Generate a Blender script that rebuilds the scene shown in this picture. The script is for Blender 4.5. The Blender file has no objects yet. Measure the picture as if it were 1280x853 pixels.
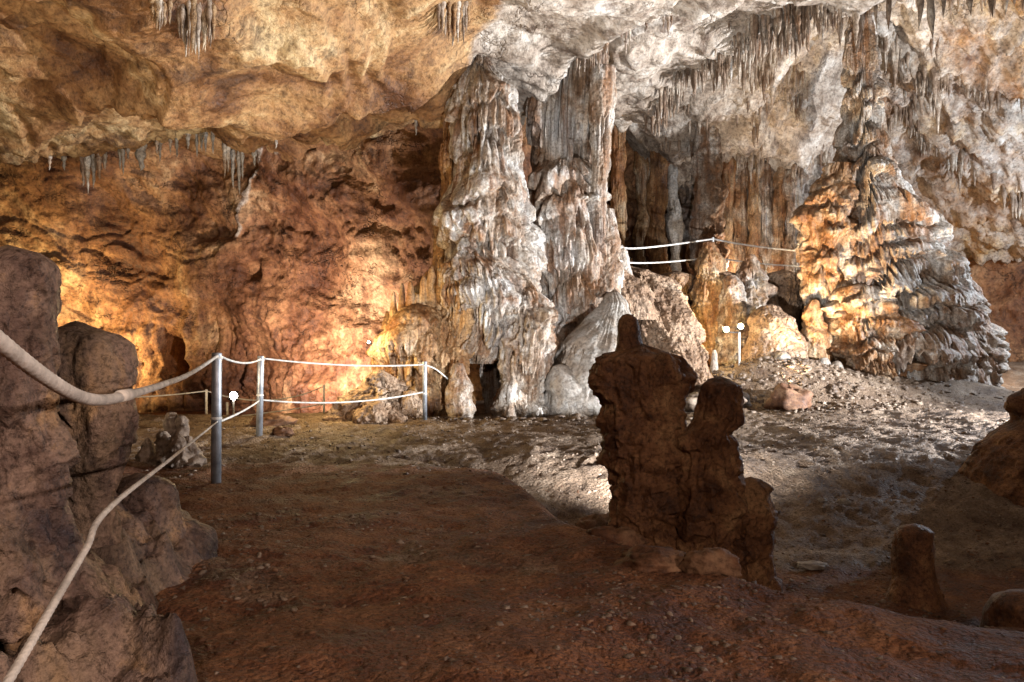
import bpy, math, random
import numpy as np
from mathutils import Vector

# ------------------------------------------------------------------ camera
sc = bpy.context.scene
COL = sc.collection
CAMZ, F, HOR, CX = 1.05, 914.0, 450.0, 640.0      # camera height, focal length in px of a 1280 px wide frame
cam_d = bpy.data.cameras.new('camera'); cam = bpy.data.objects.new('camera', cam_d); COL.objects.link(cam)
cam.location = (0, 0, CAMZ); cam.rotation_euler = (math.pi/2, 0, 0)
cam_d.sensor_width = 36; cam_d.lens = F/1280*36; cam_d.shift_y = (HOR-426.5)/1280
cam_d.clip_start = 0.05; cam_d.clip_end = 400
sc.camera = cam

# ------------------------------------------------------------------ world: underground, no sky reaches in
w = bpy.data.worlds.new('World'); sc.world = w; w.use_nodes = True
bg = w.node_tree.nodes['Background']; bg.inputs[0].default_value = (0.5, 0.45, 0.4, 1); bg.inputs[1].default_value = 0.02

# ------------------------------------------------------------------ lamps of the show cave and added fill lights
def P(px, py, Y):
    return np.array(((px-CX)/F*Y, Y, CAMZ+(HOR-py)/F*Y))
def point(name, loc, col, watts, r=0.12):
    d = bpy.data.lights.new(name, 'POINT'); d.energy = watts; d.color = col; d.shadow_soft_size = r
    o = bpy.data.objects.new(name, d); o.location = loc; COL.objects.link(o); return o
def spot(name, loc, aim, col, watts, ang, r=0.1, blend=0.6):
    d = bpy.data.lights.new(name, 'SPOT'); d.energy = watts; d.color = col; d.shadow_soft_size = r
    d.spot_size = math.radians(ang); d.spot_blend = blend
    o = bpy.data.objects.new(name, d); o.location = loc
    o.rotation_euler = (Vector(aim)-Vector(loc)).to_track_quat('-Z', 'Y').to_euler(); COL.objects.link(o); return o
WARM, YEL, NEU, COOL, BLUE = (1, .62, .30), (1, .74, .36), (1, .86, .72), (.90, .94, 1.0), (.62, .78, 1.0)
LAMPS = {}
def L(key, *a, **k): LAMPS[key] = a
LA = P(292, 495, 15.5); LB1 = P(908, 412, 14.3); LB2 = P(926, 408, 14.3); LC = P(461, 428, 11.75)
LD = np.array((-11.6, 19.0, .5)); LF = np.array((1.42, 5.95, -.10)); LG = np.array((12.6, 14.2, 3.4)); LH = np.array((4.6, -1.3, 1.7))
LK = np.array((11.3, 8.8, .85)); LM = np.array((5.05, 13.35, .56)); LI = np.array((-5.4, 6.4, .35)); LJ = np.array((5.78, 17.9, 3.2))
spot('floodlight_lamp_hall', (LA[0]+.6, LA[1]+1.7, LA[2]+.0), (-4.4, 21, 2.2), (1, .82, .70), 2100, 140, .1, .9)
point('floodlight_lamp_twin', LB1+(-.2, .15, .15), YEL, 55)
point('floodlight_lamp_twin_b', LB2+(-.3, .35, .25), YEL, 22)
spot('fill_light_tiers', LM, (7.7, 15.5, 4.9), (1, .74, .44), 2300, 70, .22, .9)  # added floor light behind the boulder, to brighten the tiers
point('floodlight_lamp_mound', LC+(-.35, -.75, .1), YEL, 150)
spot('floodlight_lamp_grotto', LD, (-12.2, 21.5, 2.0), YEL, 1700, 140, .1, .9)
spot('floodlight_lamp_hollow', LF, (1.6, 12, 4.6), COOL, 1650, 132, .07, .7)
spot('floodlight_lamp_path', LK, (1.6, 12.2, 2.1), COOL, 13500, 84, .12, .8)
spot('fill_light_spire', LK+(.1, .2, .15), (7.5, 15.8, 6.6), (.86, .92, 1.0), 6000, 42, .1, .9)  # added second beam beside the path lamp, to whiten the spire
point('floodlight_lamp_high', LG, (.70, .83, 1.0), 1300)
point('fill_light_side', (10.4, 17.6, 1.3), WARM, 190)  # added warm light, out of sight, for the orange wall
spot('floodlight_lamp_entry', LH, (-1.5, 3.0, .45), (1, .78, .68), 820, 50, .08, .9)
spot('fill_light_front', (.4, -3.2, 3.0), (0, 3.4, .3), (1, .74, .60), 470, 110, .2)  # frontal fill added behind the viewer for the foreground
spot('floodlight_lamp_bank', LI, (-3.8, 11, 5.2), (1, .80, .56), 640, 120)
point('fill_light_ledge', LJ, NEU, 150)  # unseen extra light added to brighten the ledge recess

# ------------------------------------------------------------------ colour management and sampling
sc.view_settings.view_transform = 'Standard'; sc.view_settings.look = 'None'
sc.view_settings.gamma = 1; sc.view_settings.use_curve_mapping = False; sc.view_settings.exposure = 0.35
sc.render.engine = 'CYCLES'
sc.cycles.use_denoising = True; sc.cycles.use_adaptive_sampling = True; sc.cycles.adaptive_threshold = .015
sc.cycles.max_bounces = 4; sc.cycles.diffuse_bounces = 1; sc.cycles.glossy_bounces = 1; sc.cycles.sample_clamp_indirect = 6
sc.cycles.caustics_reflective = False; sc.cycles.caustics_refractive = False

# ------------------------------------------------------------------ noise
_r = np.random.RandomState(7)
PERM = np.concatenate([_r.permutation(256)]*3).astype(np.int32)
G3 = np.array([(1,1,0),(-1,1,0),(1,-1,0),(-1,-1,0),(1,0,1),(-1,0,1),(1,0,-1),(-1,0,-1),
               (0,1,1),(0,-1,1),(0,1,-1),(0,-1,-1),(1,1,0),(-1,1,0),(0,-1,1),(0,-1,-1)], np.float32)
def pn(x, y, z):
    x, y, z = np.broadcast_arrays(np.asarray(x, np.float32), np.asarray(y, np.float32), np.asarray(z, np.float32))
    xi = np.floor(x); yi = np.floor(y); zi = np.floor(z)
    fx = x-xi; fy = y-yi; fz = z-zi
    xi = xi.astype(np.int32) & 255; yi = yi.astype(np.int32) & 255; zi = zi.astype(np.int32) & 255
    u = fx*fx*fx*(fx*(fx*6-15)+10); v = fy*fy*fy*(fy*(fy*6-15)+10); s = fz*fz*fz*(fz*(fz*6-15)+10)
    out = 0
    A0 = PERM[xi]; A1 = PERM[xi+1]
    for dx, A, wx in ((0, A0, 1-u), (1, A1, u)):
        for dy, wy in ((0, 1-v), (1, v)):
            B = PERM[A+yi+dy]
            for dz, wz in ((0, 1-s), (1, s)):
                g = G3[PERM[B+zi+dz] & 15]
                out = out + wx*wy*wz*(g[..., 0]*(fx-dx)+g[..., 1]*(fy-dy)+g[..., 2]*(fz-dz))
    return out
def fbm(x, y, z, f, o=4, gain=.5, seed=0.):
    a, t = 1., 0.
    for i in range(o):
        t = t + a*pn(x*f+seed+i*17.3, y*f+i*9.1, z*f-seed+i*5.7); f *= 2.03; a *= gain
    return t
def ridged(x, y, z, f, o=4, gain=.5, seed=0.):
    a, t = 1., 0.
    for i in range(o):
        t = t + a*(.5-2*np.abs(pn(x*f+seed+i*13.1, y*f+i*3.7, z*f+seed+i*7.7))); f *= 2.1; a *= gain
    return t
def sst(a, b, x):
    t = np.clip((x-a)/(b-a), 0, 1); return t*t*(3-2*t)

def plates(x, y, z, f, w=.03, seed=0., th=(-.3, -.1, .08, .25), o=3):
    """broken slabs: sharp-edged steps along the level lines of a noise"""
    q = fbm(x, y, z, f, o, .55, seed); t = 0.
    for v in th: t = t+sst(-w, w, q-v)
    return t-len(th)/2

# ------------------------------------------------------------------ materials
MAT = {}
def rock_mat(name, cols, scale=.8, pale=None, streak=None, streak_amt=.5, dark=None, dark_amt=.4, rough=(.55, .9),
             bump=.6, bscale=18., crack=0., bdist=.03, spec=.35, vor=0., fine_streak=0., grain=22., glow=.5):
    m = bpy.data.materials.new(name); m.use_nodes = True; nt = m.node_tree; N = nt.nodes; K = nt.links
    b = N['Principled BSDF']; b.inputs['Specular IOR Level'].default_value = spec
    geo = N.new('ShaderNodeNewGeometry')
    def mapping(s):
        mp = N.new('ShaderNodeMapping'); mp.inputs['Scale'].default_value = s; K.new(geo.outputs['Position'], mp.inputs[0]); return mp.outputs[0]
    def noise(vec, s, det=8, ro=.6, dist=0.):
        n = N.new('ShaderNodeTexNoise'); n.inputs['Scale'].default_value = s; n.inputs['Detail'].default_value = det
        n.inputs['Roughness'].default_value = ro; n.inputs['Distortion'].default_value = dist
        K.new(vec, n.inputs['Vector']); return n.outputs[0]
    def ramp(fac, stops, interp='LINEAR'):
        r = N.new('ShaderNodeValToRGB'); e = r.color_ramp.elements; r.color_ramp.interpolation = interp
        while len(e) < len(stops): e.new(.5)
        for i, (p, c) in enumerate(stops):
            e[i].position = p; e[i].color = (*c, 1) if len(c) == 3 else c
        K.new(fac, r.inputs[0]); return r.outputs[0]
    def mix(fac, a, c, mode='MIX'):
        x = N.new('ShaderNodeMix'); x.data_type = 'RGBA'; x.blend_type = mode
        if hasattr(fac, 'links'): K.new(fac, x.inputs[0])
        else: x.inputs[0].default_value = fac
        for s, v in ((6, a), (7, c)):
            if hasattr(v, 'links'): K.new(v, x.inputs[s])
            else: x.inputs[s].default_value = (*v, 1)
        return x.outputs[2]
    def math_(op, a, c):
        x = N.new('ShaderNodeMath'); x.operation = op
        for s, v in ((0, a), (1, c)):
            if hasattr(v, 'links'): K.new(v, x.inputs[s])
            else: x.inputs[s].default_value = v
        return x.outputs[0]
    iso = mapping((1, 1, 1)); ver = mapping((1, 1, .14))
    n1 = noise(iso, scale, 6, .68, .4)
    k = len(cols)
    c = ramp(n1, [(.365+.27*i/(k-1), cc) for i, cc in enumerate(cols)])
    if pale is not None:
        at = N.new('ShaderNodeAttribute'); at.attribute_name = 'pale'
        np_ = noise(iso, 1.3, 4, .7, 0)
        f = math_('ADD', at.outputs['Fac'], math_('MULTIPLY', math_('SUBTRACT', np_, .5), 1.1))
        f = ramp(f, [(.35, (0, 0, 0)), (.65, (1, 1, 1))])
        pc = ramp(noise(iso, 2.1, 5, .7, 0), [(.32, pale[0]), (.5, pale[1]), (.66, pale[2])])
        c = mix(f, c, pc)
    if streak is not None:
        s = noise(ver, 3.2, 4, .65, 0)
        f = ramp(s, [(.47, (0, 0, 0)), (.62, (streak_amt,)*3)])
        c = mix(f, c, streak)
    if fine_streak:
        s = noise(mapping((1, 1, .05)), 13., 3, .7, 0)
        c = mix(1.0, c, ramp(s, [(.40, (1-fine_streak, 1-fine_streak*1.05, 1-fine_streak*1.1)), (.56, (1, 1, 1))]), 'MULTIPLY')
    if dark is not None:
        s = noise(mapping((1, 1, .5)), 1.7, 5, .72, .5)
        f = ramp(s, [(.54, (0, 0, 0)), (.66, (dark_amt,)*3)])
        c = mix(f, c, dark)
    # fine mottling
    sp = ramp(noise(iso, grain, 4, .75), [(.36, (glow, glow*.96, glow*.92)), (.5, (1, 1, 1)), (.64, (1.25, 1.25, 1.25))])
    c = mix(1.0, c, sp, 'MULTIPLY')
    h = noise(iso, bscale, 4, .7, .0)
    if vor > 0:
        v = N.new('ShaderNodeTexVoronoi'); v.inputs['Scale'].default_value = bscale*.9
        vw = N.new('ShaderNodeVectorMath'); vw.operation = 'ADD'
        nn = N.new('ShaderNodeTexNoise'); nn.inputs['Scale'].default_value = bscale*.5; K.new(geo.outputs['Position'], nn.inputs[0])
        sc_ = N.new('ShaderNodeVectorMath'); sc_.operation = 'SCALE'; sc_.inputs['Scale'].default_value = 2.5/bscale
        K.new(nn.outputs['Color'], sc_.inputs[0]); K.new(geo.outputs['Position'], vw.inputs[0]); K.new(sc_.outputs[0], vw.inputs[1])
        K.new(vw.outputs[0], v.inputs['Vector'])
        h = math_('ADD', h, math_('MULTIPLY', v.outputs['Distance'], -vor))
    if crack > 0:
        v = N.new('ShaderNodeTexVoronoi'); v.feature = 'DISTANCE_TO_EDGE'; v.inputs['Scale'].default_value = .55
        vw = N.new('ShaderNodeVectorMath'); vw.operation = 'ADD'
        nn = N.new('ShaderNodeTexNoise'); nn.inputs['Scale'].default_value = 1.1; nn.inputs['Detail'].default_value = 4; nn.inputs['Roughness'].default_value = .65
        K.new(geo.outputs['Position'], nn.inputs[0])
        sc_ = N.new('ShaderNodeVectorMath'); sc_.operation = 'SCALE'; sc_.inputs['Scale'].default_value = 2.2
        K.new(nn.outputs['Color'], sc_.inputs[0]); K.new(geo.outputs['Position'], vw.inputs[0]); K.new(sc_.outputs[0], vw.inputs[1])
        K.new(vw.outputs[0], v.inputs['Vector'])
        msk = ramp(noise(iso, .7, 3, .5), [(.46, (0, 0, 0)), (.6, (1, 1, 1))])
        cr = ramp(v.outputs['Distance'], [(0.0, (1, 1, 1)), (.018, (0, 0, 0))])
        cf = math_('MULTIPLY', cr, msk)
        c = mix(math_('MULTIPLY', cf, .7*crack), c, (.05, .028, .015))
        h = math_('SUBTRACT', h, math_('MULTIPLY', cf, .8*crack))
    K.new(c, b.inputs['Base Color'])
    rr = N.new('ShaderNodeMapRange'); rr.inputs['From Min'].default_value = .35; rr.inputs['From Max'].default_value = .65
    rr.inputs['To Min'].default_value, rr.inputs['To Max'].default_value = rough
    K.new(n1, rr.inputs[0]); K.new(rr.outputs[0], b.inputs['Roughness'])
    bp = N.new('ShaderNodeBump'); bp.inputs['Strength'].default_value = bump; bp.inputs['Distance'].default_value = bdist
    K.new(h, bp.inputs['Height']); K.new(bp.outputs[0], b.inputs['Normal'])
    MAT[name] = m; return m
def plain(name, col, rough=.5, metal=0., bump=0., bscale=200, emit=0., vary=.25):
    m = bpy.data.materials.new(name); m.use_nodes = True; nt = m.node_tree; N = nt.nodes; K = nt.links; b = N['Principled BSDF']
    b.inputs['Roughness'].default_value = rough; b.inputs['Metallic'].default_value = metal
    n = N.new('ShaderNodeTexNoise'); n.inputs['Scale'].default_value = 9; n.inputs['Detail'].default_value = 8; n.inputs['Roughness'].default_value = .7
    g = N.new('ShaderNodeNewGeometry'); K.new(g.outputs['Position'], n.inputs[0])
    r = N.new('ShaderNodeValToRGB'); r.color_ramp.elements[0].position = .35; r.color_ramp.elements[1].position = .62
    r.color_ramp.elements[0].color = (*[v*(1-vary*2) for v in col], 1); r.color_ramp.elements[1].color = (*col, 1)
    K.new(n.outputs[0], r.inputs[0]); K.new(r.outputs[0], b.inputs['Base Color'])
    if bump:
        n2 = N.new('ShaderNodeTexNoise'); n2.inputs['Scale'].default_value = bscale; n2.inputs['Detail'].default_value = 3
        K.new(g.outputs['Position'], n2.inputs[0])
        bp = N.new('ShaderNodeBump'); bp.inputs['Strength'].default_value = bump; bp.inputs['Distance'].default_value = .004
        K.new(n2.outputs[0], bp.inputs['Height']); K.new(bp.outputs[0], b.inputs['Normal'])
    if emit:
        b.inputs['Emission Color'].default_value = (*col, 1); b.inputs['Emission Strength'].default_value = emit
    MAT[name] = m; return m

PALE = ((.20, .145, .105), (.35, .285, .225), (.50, .445, .385))
rock_mat('ceiling_rock', [(.075, .028, .010), (.19, .088, .033), (.32, .18, .076), (.46, .33, .175)], .55, pale=PALE,
         dark=(.055, .025, .012), dark_amt=.75, crack=.6, bump=.8, bscale=10, bdist=.06, grain=13, glow=0.5)
rock_mat('wall_rock', [(.075, .028, .012), (.17, .072, .030), (.29, .145, .065), (.42, .27, .145)], .42, pale=PALE,
         streak=(.09, .03, .012), streak_amt=.6, dark=(.045, .017, .008), dark_amt=.7, crack=.8, bump=.8, bscale=8, bdist=.08, grain=10, glow=0.48)
rock_mat('flowstone', [(.19, .11, .06), (.36, .27, .195), (.48, .42, .355), (.57, .53, .485)], 1.6,
         streak=(.23, .105, .042), streak_amt=.85, dark=(.12, .085, .065), dark_amt=.7, bump=.85, bscale=20, bdist=.045, rough=(.4, .75), fine_streak=.42, grain=24, glow=0.5)
rock_mat('flowstone_amber', [(.16, .066, .024), (.31, .165, .072), (.42, .315, .215), (.54, .48, .41)], 1.2,
         streak=(.24, .095, .03), streak_amt=.8, dark=(.08, .042, .022), dark_amt=.7, bump=.85, bscale=18, bdist=.05, rough=(.4, .75), fine_streak=.42, grain=22, glow=0.5)
rock_mat('flowstone_ochre', [(.16, .068, .025), (.32, .17, .07), (.43, .27, .135), (.53, .41, .28)], 1.3,
         streak=(.22, .085, .026), streak_amt=.85, dark=(.07, .035, .018), dark_amt=.7, bump=.85, bscale=20, bdist=.045, rough=(.4, .75), fine_streak=.42, grain=24, glow=0.5)
rock_mat('smooth_flowstone', [(.18, .145, .115), (.27, .24, .205), (.36, .33, .295)], 1.9, bump=.6, bscale=22, bdist=.03,
         streak=(.24, .18, .13), streak_amt=.7, dark=(.16, .12, .09), dark_amt=.5, rough=(.5, .8))
rock_mat('popcorn_rock', [(.15, .082, .044), (.28, .175, .105), (.40, .285, .195)], 1.6, dark=(.09, .05, .03), dark_amt=.7, bump=1., bscale=11, bdist=.06, vor=1.0, grain=16, glow=0.4)
rock_mat('brown_stalagmite', [(.06, .024, .010), (.125, .052, .021), (.20, .092, .038), (.30, .165, .075)], 3.4,
         dark=(.03, .014, .008), dark_amt=.75, bump=1., bscale=48, bdist=.016, rough=(.4, .8), grain=44, glow=0.4)
rock_mat('bank_rock', [(.045, .028, .024), (.14, .088, .068), (.26, .175, .13), (.44, .27, .135)], 2.4,
         streak=(.30, .21, .13), streak_amt=.6, dark=(.035, .025, .030), dark_amt=.85, bump=1., bscale=36, bdist=.022, rough=(.4, .75), grain=46, glow=0.4)
rock_mat('ground_dirt', [(.075, .024, .009), (.13, .046, .018), (.19, .078, .032), (.26, .125, .058)], 2.6,
         pale=((.10, .060, .035), (.19, .125, .078), (.31, .23, .16)), dark=(.045, .018, .009), dark_amt=.6, bump=1., bscale=34, bdist=.03, rough=(.65, .95), vor=.5, grain=62, glow=0.34)
rock_mat('stalactite_brown', [(.12, .075, .045), (.22, .15, .10), (.34, .26, .19), (.46, .39, .31)], 2.2, streak=(.10, .05, .025), streak_amt=.7, bump=.4, bscale=26, bdist=.015)
rock_mat('stone_grey', [(.085, .055, .036), (.16, .112, .077), (.27, .205, .15)], 3., bump=.8, bscale=40, bdist=.012)
rock_mat('stone_brown', [(.07, .028, .012), (.13, .058, .027), (.22, .125, .068)], 3.5, bump=.8, bscale=40, bdist=.012)
plain('post_metal', (.42, .44, .47), .5, .75, .2, 60)
plain('rope_fibre', (.78, .71, .62), .9, 0, .5, 160)
plain('rope_thin', (.70, .66, .60), .85)
plain('rope_tape', (.30, .17, .06), .8)
plain('lamp_body', (.62, .63, .64), .5)
plain('lamp_dark', (.03, .03, .035), .5)
plain('lamp_glass', (1, .93, .80), .3, emit=55, vary=0)
plain('lamp_glass_warm', (1, .78, .42), .3, emit=45, vary=0)
plain('conduit', (.80, .80, .78), .5)

# ------------------------------------------------------------------ mesh helpers
def mesh_obj(name, V, Fc, mat, parent=None, base=(0, 0, 0), attr=None, smooth=True):
    V = np.asarray(V, np.float32).reshape(-1, 3)-np.asarray(base, np.float32)
    me = bpy.data.meshes.new(name)
    me.vertices.add(len(V)); me.vertices.foreach_set('co', V.ravel())
    Fc = np.asarray(Fc, np.int32); k = Fc.shape[1]
    me.loops.add(Fc.size); me.loops.foreach_set('vertex_index', Fc.ravel())
    me.polygons.add(len(Fc)); me.polygons.foreach_set('loop_start', np.arange(0, Fc.size, k, dtype=np.int32))
    me.polygons.foreach_set('loop_total', np.full(len(Fc), k, np.int32))
    if smooth: me.polygons.foreach_set('use_smooth', np.ones(len(Fc), bool))
    if attr is not None:
        for n, a in attr.items():
            at = me.attributes.new(n, 'FLOAT', 'POINT'); at.data.foreach_set('value', np.asarray(a, np.float32).ravel())
    me.update(); me.validate()
    me.materials.append(MAT[mat] if isinstance(mat, str) else mat)
    o = bpy.data.objects.new(name, me); COL.objects.link(o)
    if parent is not None: o.parent = parent
    else: o.location = base
    return o
def grid_faces(m, n, wrap=False, flip=False):
    i = np.arange(m-1)[:, None]; j = np.arange(n if wrap else n-1)[None, :]; jn = (j+1) % n
    f = np.stack([i*n+j, i*n+jn, (i+1)*n+jn, (i+1)*n+j], -1).reshape(-1, 4)
    return f[:, ::-1] if flip else f
def tag(o, label=None, cat=None, group=None, kind=None):
    if label: o['label'] = label
    if cat: o['category'] = cat
    if group: o['group'] = group
    if kind: o['kind'] = kind
    return o
def thing(name, label, cat, base, group=None):
    e = bpy.data.objects.new(name, None); e.location = base; e.empty_display_size = .1; COL.objects.link(e)
    return tag(e, label, cat, group)

# ------------------------------------------------------------------ the ground
def xe(y): return np.interp(y, [2.6, 3.4, 4.2, 4.9, 6.0, 6.85, 7.3, 8.0], [1.9, 1.1, .55, .26, .05, -.15, -.6, -1.8])
def ground_big(x, y):
    z = np.zeros_like(x)
    hol = sst(-.03, .55, x-xe(y))*(1-sst(5.9, 8.3, y))*sst(2.6, 4.3, y)*(1-.75*sst(4.5, 8, x))
    z = z-.50*hol
    z = z+.035*np.clip(y-7.4, 0, 4.5)
    z = z-.62*sst(11.5, 16, y)*sst(-1.6, -4.0, x)*1.0
    z = z+.55*np.exp(-((x-5.4)/1.7)**2-((y-14.3)/.75)**2)
    z = z+.55*sst(12.8, 15.2, y)*sst(1.0, 3.2, x)*(1-sst(9.0, 11, x))
    z = z+.85*sst(15, 20, y)*sst(8, 11, x)
    z = z+1.7*sst(16.2, 16.7, y+.25*pn(x*1.3, y*1.3, 4.))*sst(1.5, 2.8, x)*(1-sst(7.2, 9, x))
    return z
def ground(x, y, fine=True):
    x = np.asarray(x, float); y = np.asarray(y, float)
    z = ground_big(x, y)+.05*fbm(x, y, 0*x, .5, 3)+.035*fbm(x, y, 0*x+3, 2.2, 3)
    rough = .35+.65*soil_and_light(x, y)
    z = z+rough*(.022*ridged(x, y, 0*x+1, 5., 3)+.010*ridged(x, y, 0*x+8, 15., 2))
    return z
def soil_and_light(x, y):
    """0 = trodden red-brown clay and painted shade, 1 = pale gravel and painted light"""
    n = fbm(x, y, 0*x+5, .9, 4)
    s = sst(7.0, 7.7, y+.6*n)                                  # gravel apron in front of the columns, edge painted along the path's shadow line
    s = np.maximum(s, sst(.0, .25, x-xe(y))*sst(5.0, 5.8, y+.3*n))  # pale gravel, with the hollow's lit side painted in
    s = np.maximum(s, .55*sst(.05, .5, n-.25*np.abs(y-4.6)+.15)*sst(1.2, -.2, x))
    s = s*(1-.85*sst(11.5, 13.5, y)*sst(-1.8, -3.5, x))
    return np.clip(s, 0, 1)
def ground_mesh():
    rows = np.concatenate([np.linspace(-6, .9, 24)[:-1], np.geomspace(.9, 27, 560)])
    t = np.linspace(-1, 1, 600)
    Yg = np.repeat(rows[:, None], 600, 1); half = np.maximum(2.2+.98*Yg, 9.0*(Yg < .9)+0)
    half = np.where(Yg < .9, 15., 2.2+.98*Yg)
    Xg = t[None, :]*half
    Z = ground(Xg, Yg)
    V = np.stack([Xg, Yg, Z], -1)
    o = mesh_obj('ground', V, grid_faces(len(rows), 600), 'ground_dirt', attr={'pale': soil_and_light(Xg, Yg)})
    tag(o, 'uneven cave floor of red-brown clay and pale gravel', 'ground', kind='structure')
    return o
GROUND = ground_mesh()
def gz(x, y): return float(ground(np.array([x]), np.array([y]))[0])

# ------------------------------------------------------------------ the ceiling
def sdl(x, y, a, b):
    """signed distance to the line a-b, positive on its far side"""
    dx, dy = b[0]-a[0], b[1]-a[1]; l = math.hypot(dx, dy)
    return -((x-a[0])*dy-(y-a[1])*dx)/l
def scallop(x, y, cell, seed=0):
    """squared distance to the nearest of jittered points: smooth hollows with sharp ridges between"""
    q = np.random.RandomState(seed); J = q.rand(64, 64, 2).astype(np.float32)
    u, v = x/cell, y/cell; iu = np.floor(u).astype(int); iv = np.floor(v).astype(int); d = np.full(x.shape, 9.)
    for a in (-1, 0, 1):
        for b in (-1, 0, 1):
            j = J[(iu+a) % 64, (iv+b) % 64]; d = np.minimum(d, (iu+a+j[..., 0]-u)**2+(iv+b+j[..., 1]-v)**2)
    return d
def ceil_parts(x, y):
    n = fbm(x, y, 0*x+2, .6, 4); n2 = fbm(x, y, 0*x+6, 2.4, 3)
    lip = np.interp(x, [-12, -9.1, -7.6, -6.3, -4.4, -2.6, -1.2, -.5], [5.2, 5.0, 4.86, 4.82, 4.90, 5.12, 5.42, 5.8])
    cl = lip+.085*np.clip(13-y, 0, 10)
    yl = 13+.35*n+.12*n2
    cl = cl+1.9*sst(0, 1.1, y-yl)-.25*np.exp(-((y-yl+.35)/.35)**2)
    cl = cl+.30*ridged(x*.55+y*.35, y*.6-x*.2, 0*x, .42, 2)
    d1 = sdl(x, y, (2.2, 10.5), (1.0, 12.6))+.10*n+.06*n2
    d2 = sdl(x, y, (5.3, 11.6), (3.3, 16.1))+.18*n+.10*n2
    cr = 6.05+.8*sst(0, .2, -d1)+.9*sst(0, .5, -d2)+1.3*np.exp(-((x-7.5)/1.7)**2-((y-15.6)/1.9)**2)
    cr = cr-.14*np.exp(-((d1-.15)/.2)**2)-.22*np.exp(-((d2-.2)/.3)**2)
    cr = cr-1.5*sst(14.8, 20, y)*sst(2.5, 4.5, x)
    # right end: a shelf that drops toward the side wall
    cr = cr-2.3*sst(8.2, 14.5, x+.4*n)*sst(12, 17, y)
    f = sst(-.85, -.15, x+.25*n+.55*sst(10, 12, y)-.45)
    return cl, cr, f, d1, d2, n
def ceil_z(x, y):
    cl, cr, f, d1, d2, n = ceil_parts(x, y)
    z = cl*(1-f)+cr*f
    far = (.25+.75*sst(7, 9, x+.5*(y-12)))*sst(12, 15, y)*f
    wx = x+.55*fbm(x, y, 0*x+3, .5, 3); wy = y+.55*fbm(x, y, 0*x+13, .5, 3)
    near = 1-.8*f
    z = z+.30*fbm(x, y, 0*x+9, .38, 3)-near*.42*scallop(wx*.8+.35*wy, wy*1.25-.3*wx, 1.9, 3)-.12*scallop(wx, wy*1.4, .8, 5)*(.5+far)
    z = z+.13*plates(x+.3*y, y-.2*x, 0*x, .30, .014, 4.)+.03*plates(x, y*1.3, 0*x, .9, .02, 14.)
    z = z+(.02+.13*far)*ridged(x, y, z*.5, 1.1, 4)+(.012+.06*far)*ridged(x, y, 0*x, 4.2, 3)+.008*fbm(x, y, 0*x, 12, 2)+far*.08*plates(x, y, 0*x, 1.5, .05, 24.)
    return z
def ceiling_mesh():
    rows = np.concatenate([np.linspace(-7, 5.5, 30)[:-1], np.linspace(5.5, 18, 440)[:-1], np.linspace(18, 26, 110)])
    nx = 640; t = np.linspace(-1, 1, nx)
    Yg = np.repeat(rows[:, None], nx, 1); Xg = t[None, :]*np.where(Yg < 6, 15., 9.4+.92*(Yg-6)+5.6*np.exp(-(Yg-6)))
    Z = ceil_z(Xg, Yg)
    cl, cr, f, d1, d2, n = ceil_parts(Xg, Yg)
    pale = np.clip(f*(.95-.42*sst(7.5, 9.5, Xg)), 0, 1)
    o = mesh_obj('ceiling', np.stack([Xg, Yg, Z], -1), grid_faces(len(rows), nx, flip=True), 'ceiling_rock', attr={'pale': pale})
    return tag(o, 'rough limestone cave roof, ochre over the left hall and pale over the columns', 'ceiling', kind='structure')
CEIL = ceiling_mesh()
def cz(x, y): return float(ceil_z(np.array([x]), np.array([y]))[0])

# ------------------------------------------------------------------ drip-stone displacement on a (height, arc) chart
def flutes(S, Z, lam, seed):
    q = S/lam
    ph = q+.9*pn(q*.37, 0., seed)+.35*pn(q*.5, Z*.9, seed+3)+.10*pn(q, Z*4.0, seed+5)
    a = np.abs(np.sin(np.pi*ph))**.7                            # 1 on the rib, 0 in the groove
    b = np.abs(np.sin(np.pi*(ph*2.3+.3)))**.7
    w = np.clip(.9+1.2*pn(q*.6, Z*1.4, seed+9), .35, 1)          # ribs fade and break
    return 1-w*(1-.78*a-.22*b)
def add_caps(D, S, Z, caps, per=None, PHO=None):
    """S, Z: 2-D charts (rows = height descending); caps: (s, ztop, half width, height, protrusion, fringe, seed)"""
    zr = Z[:, 0]; 
    for (s0, zt, wd, h, p, fr, sd) in caps:
        i0 = np.searchsorted(-zr, -(zt+.02)); i1 = np.searchsorted(-zr, -(zt-h*(2.2+fr)))
        if i1-i0 < 2: continue
        Sl = S[i0:i1]; Zl = Z[i0:i1]
        ds = Sl-s0
        if per is not None: ds = (ds+per/2) % per-per/2
        u = ds/wd
        jj = np.where(np.abs(u[(i1-i0)//2]) < 1)[0]
        if len(jj) < 2: continue
        u = u[:, jj]; Zs = Zl[:, jj]; Ss = Sl[:, jj]
        dome = np.sqrt(np.clip(1-u*u, 0, 1))
        t = (zt-Zs)/h-.55*u*u+.12*pn(Ss*3, Zs*3, sd)
        rise = np.clip(t, 0, 1)**.75
        te = 1+fr*(.45+.9*pn(Ss*11, 0, sd)+.6*pn(Ss*27, 0, sd+5))
        fall = 1-sst(0, .10, t-te)
        d = p*dome**.7*rise*fall*(1-.3*np.clip(t-1, 0, 1.5))
        blk = D[i0:i1]
        cur = blk[:, jj]
        nw = d+.3*cur*(d > .01)
        if PHO is not None:
            pb = PHO[i0:i1]; pb[:, jj] = np.where(nw > cur, sd, pb[:, jj])
        blk[:, jj] = np.maximum(cur, nw)
    return D
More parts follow.
